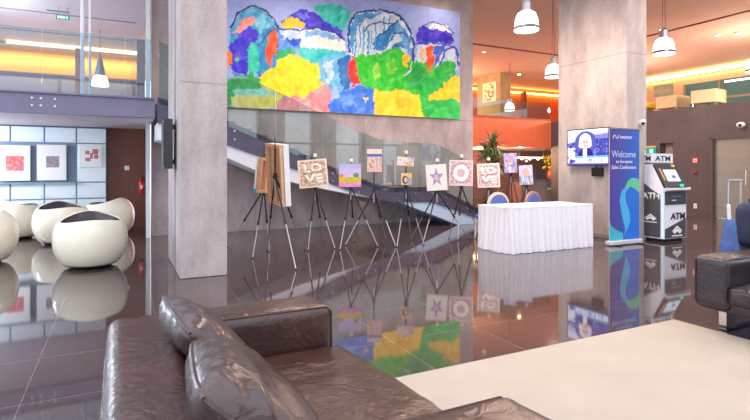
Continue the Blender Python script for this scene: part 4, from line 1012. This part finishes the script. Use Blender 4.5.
def painting(px, py, wpx, hpx, d, roll, lab, fn, yaw=0.0, name='canvas_painting', n=44, text=None, depth=0.03, flip=False, side=None):
    c = onD(px, py, d); w, h = wpx*d/FPX, hpx*d/FPX
    away = Vector((c.x, c.y, 0)).normalized(); ang = math.atan2(away.y, away.x) - PI/2 + yaw
    o = thing(name, lab, 'painting', c, 0, 'paintings on easels')
    o.rotation_euler = (Matrix.Rotation(ang, 3, 'Z') @ Matrix.Rotation(math.radians(-roll), 3, 'Y') @ Matrix.Rotation(math.radians(-4), 3, 'X')).to_euler()
    bpart('stretcher', o, side or mat('canvas_side', (236, 228, 220), 0.7), (0, 0.0, 0), (w, depth, h), bev=0.003)
    grid_panel('painted_canvas', (-w/2+0.001, -depth/2-0.002, -h/2+0.001), (w-0.002, 0, 0), (0, 0, h-0.002), n, n, fn, M_PAINT, o)
    if text:
        for body, yy, ww, hh in text:
            lettering(body, mat('letter_cream', (246, 236, 224), 0.7), o, (0, -depth/2-0.002, yy*h), (1, 0, 0), (0, 0, 1), ww*w, hh*h, 0.004, bold=0.035)
    return o
def floral(base, dots, border=None, sc=26):
    def f(U, V):
        out = np.zeros(U.shape+(3,)); out[:] = base
        n = vnoise(U*sc, V*sc, 41); out[n > 0.5] = dots; out[n > 0.75] = tuple(v*0.85 for v in dots)
        if border: 
            m = (U < 0.05) | (U > 0.95) | (V < 0.05) | (V > 0.95); out[m] = border
        return out
    return f
def field(U, V):
    out = np.zeros(U.shape+(3,)); out[:] = (190, 180, 226)
    out[V < 0.80] = (202, 190, 232)
    out[(np.hypot((U-0.78)/0.13, (V-0.50)/0.12) < 1)] = (110, 150, 70); out[(np.hypot((U-0.10)/0.10, (V-0.48)/0.10) < 1)] = (222, 140, 60)
    out[(U > 0.22) & (U < 0.62) & (V < 0.54) & (V > 0.40) & (vnoise(U*14, V*9, 2) > 0.4)] = (238, 200, 205)
    out[V < 0.42] = (226, 190, 40); out[(V < 0.40) & (vnoise(U*20, V*16, 4) > 0.55)] = (180, 190, 50)
    out[V < 0.18] = (226, 120, 190); out[(V < 0.2) & (vnoise(U*18, V*18, 6) > 0.6)] = (236, 160, 210)
    return out
def beach(U, V):
    out = np.zeros(U.shape+(3,)); out[:] = (232, 200, 176)
    out[V > 0.78] = (240, 214, 200); out[(V > 0.66) & (V < 0.78)] = (88, 92, 190)
    n = vnoise(U*9, V*9, 51); out[(V < 0.66) & (n > 0.6)] = (200, 140, 100); out[(V < 0.66) & (n < 0.3)] = (180, 160, 190)
    out[V < 0.18] = (226, 186, 182)
    return out
def star(U, V):
    out = np.zeros(U.shape+(3,)); out[:] = (240, 228, 222)
    pts = [(0.5+(0.36 if k % 2 == 0 else 0.15)*math.sin(k*PI/5), 0.5+(0.40 if k % 2 == 0 else 0.165)*math.cos(k*PI/5)) for k in range(10)]
    m = inpoly(U, V, pts); n = vnoise(U*24, V*24, 61)
    out[m] = (150, 136, 176); out[m & (n > 0.55)] = (176, 160, 194); out[m & (np.hypot(U-0.5, V-0.5) < 0.12)] = (214, 176, 190)
    return out
def mandala(U, V):
    out = np.zeros(U.shape+(3,)); out[:] = (234, 216, 214)
    n = vnoise(U*30, V*30, 71); r = np.hypot(U-0.5, V-0.5); th = np.arctan2(V-0.5, U-0.5)
    m = (r > 0.30) & (np.maximum(np.abs(U-0.5), np.abs(V-0.5)) < 0.46); out[m & (n > 0.42)] = (196, 152, 158)
    out[(r > 0.18) & (r < 0.33)] = (246, 238, 234); out[(r < 0.42) & (r > 0.33) & (np.sin(th*14) > -0.2)] = (186, 140, 150)
    out[r < 0.16] = (200, 160, 162); out[(r < 0.16) & (np.sin(th*8+r*30) > 0.2)] = (224, 194, 190)
    return out
def strip(U, V):
    out = np.zeros(U.shape+(3,)); out[:] = (238, 216, 206); n = vnoise(U*10, V*6, 81)
    out[(n > 0.6) & (U > 0.4)] = (170, 150, 200); out[(U > 0.6) & (U < 0.85) & (V < 0.4)] = (238, 186, 70); out[n < 0.22] = (222, 190, 190)
    return out
def duo(U, V):
    out = np.zeros(U.shape+(3,)); out[:] = (236, 200, 150); out[(U > 0.62)] = (240, 190, 80); out[(U > 0.62) & (V < 0.6)] = (170, 160, 190)
    m = (np.hypot((U-0.38)/0.30, (V-0.42)/0.36) < 1); out[m] = (84, 66, 66); out[np.hypot((U-0.44)/0.16, (V-0.42)/0.22) < 1] = (226, 190, 170)
    return out
def violet(U, V):
    out = np.zeros(U.shape+(3,)); out[:] = (176, 162, 214); n = vnoise(U*8, V*8, 91); out[n > 0.6] = (204, 190, 230); out[n < 0.3] = (140, 140, 200)
    out[np.hypot((U-0.45)/0.14, (V-0.62)/0.14) < 1] = (226, 170, 120); out[(np.abs(U-0.45) < 0.10) & (V < 0.5) & (n > 0.4)] = (236, 220, 226)
    return out
def flower(U, V):
    out = np.zeros(U.shape+(3,)); out[:] = (186, 190, 220); n = vnoise(U*10, V*10, 95); out[n > 0.6] = (210, 206, 226)
    out[(V < 0.45) & (vnoise(U*16, V*4, 96) > 0.5)] = (130, 146, 150)
    out[np.hypot((U-0.5)/0.24, (V-0.64)/0.2) < 1] = (222, 160, 190); out[np.hypot((U-0.55)/0.12, (V-0.62)/0.1) < 1] = (240, 190, 90)
    return out
LV = [('LO', 0.19, 0.62, 0.31), ('VE', -0.19, 0.62, 0.31)]
painting(313, 173.5, 29, 28, 8.45, 5, 'tan patterned canvas with cream LOVE letters, tilted, nearest the column', floral((226, 200, 178), (196, 150, 128), (240, 222, 200)), text=LV)
easel(315, 159, 187, 8.5, [(308, 251), (335, 249), (324, 242)], 'tripod easel carrying the tan LOVE canvas')
painting(350, 175.5, 22, 23, 8.65, 0, 'small canvas of a yellow and pink flower field under lilac sky', field)
easel(351, 164, 187, 8.7, [(340, 250), (378, 247), (354, 242)], 'tripod easel carrying the flower field canvas')
painting(374.5, 160.5, 15, 23, 8.85, 0, 'upright canvas of beach figures with blue band on tall easel', beach)
easel(374, 149, 174, 8.9, [(345.5, 245.5), (396, 247), (386, 240)], 'tripod easel carrying the upright beach canvas', hub_py=190, clip=False, mast_to=150)
painting(405.5, 161.5, 17, 9, 8.85, -4, 'small wide canvas with yellow patch, upper of two on one easel', strip, n=26)
painting(406.5, 179, 10.5, 11.5, 8.83, 0, 'tiny dark figure canvas, lower of two on one easel', duo, n=26)
easel(406, 156, 186, 8.9, [(397, 247.5), (424, 245), (411, 240)], 'tripod easel carrying two small canvases')
painting(436.5, 177.5, 20.5, 26, 9.25, 4, 'cream canvas with a purple star', star, n=56)
easel(437, 164, 191, 9.3, [(411, 238.8), (422.5, 245), (469, 239.6)], 'tripod easel carrying the star canvas')
painting(461, 173, 23.5, 25.5, 9.45, -1, 'pinkish canvas with white ring mandala', mandala, n=60)
easel(461.5, 160, 186, 9.5, [(449, 238.5), (458, 240.7), (478, 233)], 'tripod easel carrying the ring mandala canvas')
painting(488.5, 175.5, 22, 24, 9.9, 2, 'pink patterned canvas with white LOVE letters before the palm', floral((226, 204, 204), (188, 150, 156), (238, 220, 212)), text=LV)
easel(488.5, 163, 187, 9.95, None, 'tripod easel carrying the pink LOVE canvas behind the table')
painting(510.5, 163, 12.5, 19.5, 11.3, 2, 'upright violet figure canvas behind the white table', violet, n=30)
easel(511, 153, 173, 11.35, None, 'tripod easel carrying the violet figure canvas', clip=False, mast_to=155)
painting(526, 175, 13, 19.5, 10.55, 3, 'pale blue canvas of a pink flower, rightmost on the easels', flower, n=30)
easel(526.5, 165, 185, 10.6, None, 'tripod easel carrying the pale blue flower canvas', clip=True)
# canvases seen from behind
def plain(c): 
    def f(U, V):
        out = np.zeros(U.shape+(3,)); out[:] = c; return out
    return f
def backcanvas(px, py, w, h, d, yaw, roll, lab, front_c, under=None, depth=0.045, side=None):
    c = onD(px, py, d)
    away = Vector((c.x, c.y, 0)).normalized(); ang = math.atan2(away.y, away.x) - PI/2 + yaw
    o = thing('canvas_painting', lab, 'painting', c, 0, 'paintings on easels')
    o.rotation_euler = (Matrix.Rotation(ang, 3, 'Z') @ Matrix.Rotation(math.radians(roll), 3, 'Y') @ Matrix.Rotation(math.radians(5), 3, 'X')).to_euler()
    bpart('canvas_sheet', o, side or M_WHITE, (0, 0.012, 0), (w, depth*0.7, h))
    def fr(bm):
        y = -depth*0.35-0.024; t = 0.05
        box2(bm, (-w/2, y-0.02, -h/2), (-w/2+t, y+0.022, h/2)); box2(bm, (w/2-t, y-0.02, -h/2), (w/2, y+0.022, h/2))
        box2(bm, (-w/2+t, y-0.02, h/2-t), (w/2-t, y+0.022, h/2)); box2(bm, (-w/2+t, y-0.02, -h/2), (w/2-t, y+0.022, -h/2+t)); box2(bm, (-0.02, y-0.018, -h/2+t), (0.02, y+0.005, h/2-t))
    part('stretcher_frame', o, M_WOOD, fr)
    part('raw_back', o, mat('raw_canvas_back', (214, 172, 142), 0.8), lambda bm: box2(bm, (-w/2+0.045, 0.008-depth*0.35, -h/2+0.045), (w/2-0.045, 0.0119-depth*0.35, h/2-0.045)))
    if under: part('painted_edge', o, under, lambda bm: box2(bm, (-w/2-0.004, -0.012, -h/2-0.006), (w/2+0.004, 0.032, -h/2+0.06)))
    return o
backcanvas(279, 174, 0.56, 0.90, 7.6, -1.18, 5, 'tall white edged canvas seen from its wooden back beside the column', None, depth=0.12)
backcanvas(263.5, 175, 0.40, 0.55, 8.0, 1.02, 2, 'smaller canvas seen from its back with a bright cyan lower edge', None, mat('cyan_paint', (40, 170, 214), 0.5))
easel(264, 155, 190, 8.15, [(228, 247), (252.5, 258.5), (269.5, 252)], 'leftmost tripod easel carrying the smaller turned canvas', hub_py=189, clip=False, mast_to=146)
easel(275, 145, 175, 7.35, [(267, 251), (296, 270), (305, 250)], 'tripod easel carrying the tall turned canvas', hub_py=176, clip=False, mast_to=138)

# ------------------------------------------------------------------ palm
pp = onY(491, 160, 11.25)
pm = thing('potted_palm', 'tall green potted palm behind the pink LOVE canvas', 'plant', (pp.x, 11.25, 0))
part('pot', pm, mat('pot_dark', (70, 66, 70), 0.4), lambda bm: lathe(bm, [(0.17, 0), (0.2, 0.05), (0.24, 0.42), (0.25, 0.45), (0.21, 0.45), (0.2, 0.40)], seg=24), smooth=True)
for dx, dy, hh in ((0.03, 0, 1.95), (-0.05, 0.03, 1.7), (0.0, -0.05, 1.45)): part('stem', pm, mat('stem_brown', (96, 80, 60), 0.7), lambda bm: tube(bm, (dx, dy, 0.40), (dx*2, dy*2, hh), 0.03, 0.02))
def _fronds(bm):
    for k in range(300):
        s = random.choice(((0.06, 0, 1.95), (-0.10, 0.06, 1.7), (0.0, -0.1, 1.45)))
        a = random.uniform(0, 2*PI); up = random.uniform(-0.4, 1.35); Lf = random.uniform(0.36, 0.64)
        prev = None; p = Vector(s); dirv = Vector((math.cos(a)*math.cos(up), math.sin(a)*math.cos(up), math.sin(up))); side = Vector((-math.sin(a), math.cos(a), 0))
        for i in range(7):
            t = i/6; wdt = 0.021*math.sin(PI*min(t*0.9+0.12, 1))+0.002
            pair = (bm.verts.new(p+side*wdt), bm.verts.new(p-side*wdt))
            if prev: bm.faces.new((prev[0], prev[1], pair[1], pair[0]))
            prev = pair; p = p + dirv*(Lf/6); dirv = (dirv + Vector((0, 0, -0.20))).normalized()
part('foliage', pm, mat('palm_green', (104, 126, 84), 0.5, var=0.3, vscale=5), _fronds)

# ------------------------------------------------------------------ egg tub chairs
def R_out(z):
    return 0.468*(max(1-abs((z-0.375)/0.44)**2.25, 0.0))**(1/2.25)
def make_tub(label, loc, rz):
    t = thing('tub_chair', label, 'chair', loc, rz, 'egg shaped cream tub chairs')
    NA = 64
    def rim(a): return 0.66 + 0.045*math.cos(a) + 0.035*math.cos(2*a)     # high at local +X (back)
    def shell(bm):
        rings = []
        M_ = 18
        for i in range(M_+1):
            tt = i/M_; row = []
            for k in range(NA):
                a = 2*PI*k/NA; z = 0.045 + (rim(a)-0.045)*(tt**1.05); r = R_out(z) 
                row.append(bm.verts.new((r*math.cos(a)*1.0, r*math.sin(a)*0.98, z)))
            rings.append(row)
        for dz_, dr in ((0.012, 0.018), (0.002, 0.045)):
            row = []
            for k in range(NA):
                a = 2*PI*k/NA; z = rim(a); r = R_out(z)-dr
                row.append(bm.verts.new((r*math.cos(a), r*math.sin(a)*0.98, z+dz_)))
            rings.append(row)
        for A, B in zip(rings[:-1], rings[1:]):
            for k in range(NA): j = (k+1) % NA; bm.faces.new((A[k], A[j], B[j], B[k]))
        bm.faces.new(rings[0][::-1])
    part('shell', t, M_CREAM, shell, smooth=True, angle=60)
    def inner(bm):
        rings = []
        for i in range(9):
            tt = i/8; row = []
            for k in range(NA):
                a = 2*PI*k/NA; z0 = rim(a)+0.001; z = z0*(1-tt)+0.38*tt
                r = (R_out(z0)-0.044)*(1-0.10*tt)
                if i == 8: r *= 0.96
                row.append(bm.verts.new((r*math.cos(a), r*math.sin(a)*0.98, z)))
            rings.append(row)
        for A, B in zip(rings[:-1], rings[1:]):
            for k in range(NA): j = (k+1) % NA; bm.faces.new((A[k], A[j], B[j], B[k]))
        bm.faces.new(rings[-1])
    part('inner_lining', t, mat('tub_lining', (74, 66, 74), 0.22, coat=0.3), inner, smooth=True, angle=60)
    part('seat_pad', t, mat('tub_pad', (52, 48, 56), 0.4), lambda bm: lathe(bm, [(0.29, 0.385), (0.30, 0.41), (0.28, 0.44), (0.16, 0.45), (0.001, 0.452)], seg=40, capt=False), smooth=True)
    part('base', t, M_BLACK, lambda bm: lathe(bm, [(0.25, 0.0), (0.27, 0.02), (0.28, 0.055)], seg=36), smooth=True)
    return t
def face(p, a): return math.atan2(p.y, p.x) + a
p1 = floorpt(91, 266)
t0 = make_tub('cream egg shaped tub chair standing nearest, in front of the others', (p1.x, p1.y, 0), face(p1, 0.12))
for (px, py, a, lab) in ((-21, 263, -1.7, 'cream egg shaped tub chair cut off by the left edge of photo'), (62, 243, 0.3, 'cream egg shaped tub chair directly behind the nearest one'),
                      (16, 238, 2.2, 'cream egg shaped tub chair in front of the framed orange print'), (109.5, 234.5, -2.3, 'cream egg shaped tub chair turned away before the brown wall')):
    p = floorpt(px, py); dup(t0, (p.x, p.y, 0), face(p, a), lab)

# ------------------------------------------------------------------ carpet
bm = bmesh.new(); box2(bm, (1.25, -2.5, 0.001), (4.38, 2.85, 0.014), 0.004)
M_CARP = mat('cream_carpet', (184, 171, 157), 0.95, var=0.05, vscale=3, bump=0.5, bscale=300)
tag(obj('carpet', bm, M_CARP), 'large cream carpet on the dark polished floor between the sofas', 'carpet')

# ------------------------------------------------------------------ sofas
def make_sofa(name, label, loc, rz, length, depth, cushions, M_LEATH=M_LEATH, skew=0.0):
    """local: x from back (0) to front (depth); y from 0 (near arm) to length"""
    s = thing(name, label, 'sofa', loc, rz, None)
    aw, ah, sh = 0.285, 0.62, 0.43
    def slouch(bm):      # the soft front edge bulges out a little towards one end
        for v in bm.verts: v.co.x += skew*(1-2*v.co.y/length)*max(v.co.x-0.3, 0)/(depth-0.3)
    def rb(nm, c, size, r, n=18, puff=(0, 0, 0), wr=0.003, ws=6, sd=0.0, sm=70):
        def f(bm): rbox(bm, c, size, r, n, puff, wr, ws, sd); slouch(bm)
        return part(nm, s, M_LEATH, f, smooth=True, angle=sm)
    rb('base_frame', (depth/2-0.01, length/2, 0.235), (depth-0.06, length-0.06, 0.10), 0.02, 6, wr=0)
    rb('backrest', (0.145, length/2, 0.41), (0.30, length-2*0.0, 0.42), 0.06, 26, (0.0, 0, 0.012), 0.004, 5, 1.0)
    rb('armrest', (0.30+(depth-0.30)/2-0.004, length-aw/2, 0.41), (depth-0.30, aw, 0.42), 0.05, 20, (0.0, 0.008, 0.012), 0.003, 6, 2.0)
    rb('armrest', (0.30+(depth-0.30)/2-0.004, aw/2, 0.41), (depth-0.30, aw, 0.42), 0.05, 20, (0.0, 0.008, 0.012), 0.003, 6, 4.0)
    n = cushions; w = (length-2*aw)/n
    for k in range(n):
        rb('seat_cushion', (0.30+(depth-0.30)/2+0.02, aw+w*(k+0.5), sh-0.085), (depth-0.30+0.03, w-0.004, 0.15), 0.05, 40, (0, 0, 0.022), 0.008, 5.5, 7.0+k)
    # piping seams along the arm tops
    for y in (0.02, aw-0.02, length-aw+0.02, length-0.02):
        part('piping', s, M_LEATH, lambda bm: (path(bm, [(0.33, y, 0.612), (depth-0.045, y, 0.612), (depth-0.012, y, 0.585), (depth-0.008, y, 0.26)], 0.006), slouch(bm)), smooth=True)
    for y in (0.14, length-0.14):
        for xa in (depth-0.32, 0.14): part('leg', s, M_CHROME, lambda bm: box2(bm, (xa, y-0.03, 0.012), (xa+0.14, y+0.03, 0.19)))
        part('sled_bar', s, M_DARK, lambda bm: box2(bm, (0.1, y-0.025, 0), (depth-0.2, y+0.025, 0.012)))
    return s
sofa = make_sofa('leather_sofa', 'dark brown leather sofa in the left foreground with two cushions', (-0.05, 1.02, 0), 0, 1.79, 1.13, 1, skew=0.085)
make_sofa('leather_armchair', 'dark brown leather armchair on chrome leg at the right edge', (5.33, 2.64, 0), PI, 1.25, 1.03, 1, leather('black_brown_leather', (44, 36, 40), 0.27))

def pillow(label, mid, w, h, th, lean, yaw, roll, seed):
    t = thing('leather_cushion', label, 'cushion', mid, 0, 'loose leather cushions on the sofa')
    t.rotation_euler = (Matrix.Rotation(yaw, 3, 'Z') @ Matrix.Rotation(lean, 3, 'Y') @ Matrix.Rotation(roll, 3, 'X')).to_euler()
    n = 44
    def edge(u): return math.copysign(abs(u)**0.9, u)
    def f(bm):
        for s in (1, -1):
            vs = {}
            for i in range(n+1):
                for j in range(n+1):
                    u, v = edge(-1+2*i/n), edge(-1+2*j/n)
                    # pulled-in sides
                    y = u*w/2*(1-0.09*v*v*v*v); z = v*h/2*(1-0.11*u*u*u*u)
                    prof_ = (max(1-abs(u)**3.2, 0)*max(1-abs(v)**3.2, 0))**0.55
                    x = s*th/2*prof_
                    wv = noise.noise(Vector((y*4+seed, z*4, s*3.0)))*0.018 + (1-abs(noise.noise(Vector((y*3, z*6+seed, s*2.0+seed))))*2.2)*0.007
                    er = 1 - prof_
                    wv += 0.012*er*math.sin((y-z)*60+seed)*(abs(u) > 0.7 or abs(v) > 0.7)
                    x += s*wv*min(prof_*2.2, 1)
                    vs[i, j] = bm.verts.new((x, y, z))
            for i in range(n):
                for j in range(n): bm.faces.new((vs[i, j], vs[i+1, j], vs[i+1, j+1], vs[i, j+1]))
        bmesh.ops.remove_doubles(bm, verts=bm.verts[:], dist=0.0008)
    part('cover', t, M_LEATHP, f, smooth=True, angle=180)
    def pipe(bm):
        pts = []
        for (u0, v0, u1, v1) in ((-1, -1, 1, -1), (1, -1, 1, 1), (1, 1, -1, 1), (-1, 1, -1, -1)):
            for k in range(12):
                a = k/12; u = u0+(u1-u0)*a; v = v0+(v1-v0)*a
                pts.append((0, u*w/2*(1-0.09*v*v*v*v), v*h/2*(1-0.11*u*u*u*u)))
        path(bm, pts+[pts[0]], 0.007, 6)
    part('piping', t, M_LEATHP, pipe, smooth=True)
    return t
pillow('grey brown leather cushion farther back, standing near the far armrest', (0.345, 2.30, 0.595), 0.54, 0.46, 0.19, -0.75, 0.05, 0.10, 3.0)
pillow('grey brown leather cushion nearer the camera on the sofa', (0.385, 1.66, 0.585), 0.60, 0.49, 0.22, -0.85, -0.04, -0.06, 8.0)

# ------------------------------------------------------------------ luggage by the armchair
pb = onD(745.5, 240, 5.15)
sc_ = thing('trolley_suitcase', 'dark trolley suitcase with raised handle behind the armchair', 'suitcase', (pb.x+0.10, pb.y+0.08, 0), -0.35)
part('shell', sc_, mat('case_navy', (52, 54, 78), 0.6), lambda bm: rbox(bm, (0, 0, 0.30), (0.38, 0.24, 0.52), 0.04, 8), smooth=True)
part('handle', sc_, M_ALU, lambda bm: (tube(bm, (-0.07, 0.10, 0.55), (-0.07, 0.10, 1.22), 0.009), tube(bm, (0.07, 0.10, 0.55), (0.07, 0.10, 1.22), 0.009), tube(bm, (-0.08, 0.10, 1.22), (0.08, 0.10, 1.22), 0.012)))
for sx in (-1, 1): part('wheel', sc_, M_BLACK, lambda bm: tube(bm, (sx*0.15-0.012, 0.07, 0.03), (sx*0.15+0.012, 0.07, 0.03), 0.03, seg=16))
for x in (-0.14, 0.14): part('foot', sc_, M_BLACK, lambda bm: box2(bm, (x-0.02, -0.09, 0), (x+0.02, -0.05, 0.05)))
bp = thing('backpack', 'navy backpack resting on the suitcase behind the armchair', 'backpack', (pb.x+0.11, pb.y+0.0, 0.562), -0.35)
M_NAVY = mat('navy_cloth', (46, 48, 74), 0.75, var=0.15, vscale=20); M_DENIM = mat('denim_blue', (78, 100, 158), 0.8, var=0.25, vscale=18)
part('bag_body', bp, M_NAVY, lambda bm: rbox(bm, (0, -0.02, 0.21), (0.30, 0.18, 0.42), 0.07, 12, (0.02, 0.02, 0.02), 0.006, 7, 1.0), smooth=True)
part('front_pocket', bp, M_NAVY, lambda bm: rbox(bm, (0.0, -0.13, 0.14), (0.24, 0.07, 0.24), 0.03, 8, (0, 0.01, 0), 0.004, 8, 3.0), smooth=True)
part('strap', bp, M_BLACK, lambda bm: path(bm, [(-0.05, -0.02, 0.42), (-0.04, -0.02, 0.47), (0.04, -0.02, 0.47), (0.05, -0.02, 0.42)], 0.010))
part('trim_stripe', bp, mat('stripe_pale', (214, 196, 200), 0.6), lambda bm: box2(bm, (-0.006, -0.172, 0.05), (0.006, -0.168, 0.26)))
p = onD(731.5, 230, 4.85)
bg = thing('blue_bag', 'soft denim blue bag with white paper sticking out beside the backpack', 'bag', (p.x, p.y+0.02, 0.0), 0.2)
def _pouch(bm):
    rbox(bm, (0, 0, 0.44), (0.105, 0.13, 0.86), 0.045, 14, (0.012, 0.012, 0), 0.012, 7, 5.0)
    for v in bm.verts:
        t = max(v.co.z-0.62, 0)/0.25; v.co.x = v.co.x*(1-0.45*t)+0.015*t; v.co.y *= 1-0.45*t
part('pouch', bg, M_DENIM, _pouch, smooth=True)
part('paper_roll', bg, M_WHITE, lambda bm: tube(bm, (0.01, 0, 0.80), (-0.02, 0, 1.0), 0.016))

# ------------------------------------------------------------------ façade frames behind and left of the camera (light comes in between)
M_MUL = mat('mullion_dark', (70, 68, 72), 0.5)
bm = bmesh.new()
for k in range(12): box2(bm, (-11.5+k*3.0, -7.05, 0), (-11.35+k*3.0, -6.9, 5.45))
for z in (0.05, 2.7, 5.35): box2(bm, (-12, -7.04, z-0.05), (24, -6.92, z+0.05))
struct('window_2', bm, M_MUL)
bm = bmesh.new()
for k in range(8): box2(bm, (-6.4, -6.5+k*2.6, 0), (-6.25, -6.35+k*2.6, 5.4))
for z in (0.05, 2.7): box2(bm, (-6.39, -7, z-0.05), (-6.27, 13, z+0.05))
struct('window_3', bm, M_MUL)

# ------------------------------------------------------------------ light
w = bpy.data.worlds.new('World'); S.world = w; w.use_nodes = True
bgN = w.node_tree.nodes['Background']; bgN.inputs[0].default_value = (0.86, 0.91, 1.0, 1); bgN.inputs[1].default_value = 1.6
def light(name, kind, loc, energy, col, size=0.3, rot=(0, 0, 0), sizey=None, spot=None, blend=0.5):
    l = bpy.data.lights.new(name, kind); l.energy = energy; l.color = col
    if kind == 'AREA':
        l.size = size
        if sizey: l.shape = 'RECTANGLE'; l.size_y = sizey
    else: l.shadow_soft_size = size
    if spot: l.spot_size = spot; l.spot_blend = blend
    o = bpy.data.objects.new(name, l); COL.objects.link(o); o.location = loc; o.rotation_euler = rot
    return o
WARM = (1.0, 0.78, 0.66)
def spot(name, loc, e, col, ang=2.5):
    return light(name, 'SPOT', loc, e, col, 0.12, (0, 0, 0), spot=ang, blend=0.9)
for x, y, e in ((5.5, 7.0, 500), (9.5, 4.5, 500), (11.5, 9.0, 700), (12.3, 12.5, 500), (3.0, 4.5, 300), (3.5, 9.2, 300)):
    spot('hall_fill', (x, y, ZC-0.08), e, WARM)  # unseen spots added under the ceiling to brighten the hall
for x, y in ((6.57, 7.02), (10.5, 7.06), (10.5, 10.2), (14.5, 7.3)):
    light('pendant_glow', 'POINT', (x, y, 3.8), 110, WARM, 0.12)
spot('wall_washer', (7.3, WY-0.7, ZC-0.1), 50, WARM)
for x in (11.9, 13.1): light('counter_fill', 'POINT', (x, 14.3, 2.0), 22, (1.0, 0.72, 0.52), 0.05)  # added fill that brightens the counter front, no fitting here
light('reception_lamp', 'POINT', (12.6, 15.9, 1.8), 160, (1.0, 0.62, 0.36), 0.08)
light('upper_back_lamp', 'POINT', (14.0, 20.8, 5.0), 260, (1.0, 0.66, 0.36), 0.12)
light('upper_right_lamp', 'POINT', (19.0, 9.5, 4.2), 260, (1.0, 0.78, 0.56), 0.12)
light('upper_right_lamp', 'POINT', (20, 15, 4.2), 200, (1.0, 0.78, 0.56), 0.12)
light('cove_glow', 'AREA', (-1.9, 19.62, 5.0), 60, (1.0, 0.62, 0.25), 5.0, (0.5, 0, 0), sizey=0.1)
for x in (-3.5, -4.6): light('under_mezzanine_fill', 'POINT', (x, 11.4, 1.8), 110, (0.86, 0.93, 1.0), 0.1)  # fill added out of view to lighten the cabinets and soffit
light('mezzanine_lamp', 'POINT', (-3, 15.0, 4.6), 60, (0.9, 0.93, 1.0), 0.12)

# ------------------------------------------------------------------ camera
cd_ = bpy.data.cameras.new('Camera'); cam = bpy.data.objects.new('Camera', cd_); COL.objects.link(cam)
cam.location = CAM
cam.rotation_euler = (PI/2, 0, -math.atan2(0.4472, 0.8944))
cd_.sensor_fit = 'HORIZONTAL'; cd_.sensor_width = 36.0; cd_.lens = 36.0*FPX/750.0
cd_.shift_y = -(210.0-HOR)/750.0
cd_.clip_end = 200
S.camera = cam
S.view_settings.view_transform = 'Standard'; S.view_settings.look = 'None'
S.view_settings.exposure = 0.58; S.view_settings.gamma = 1.0; S.view_settings.use_curve_mapping = False
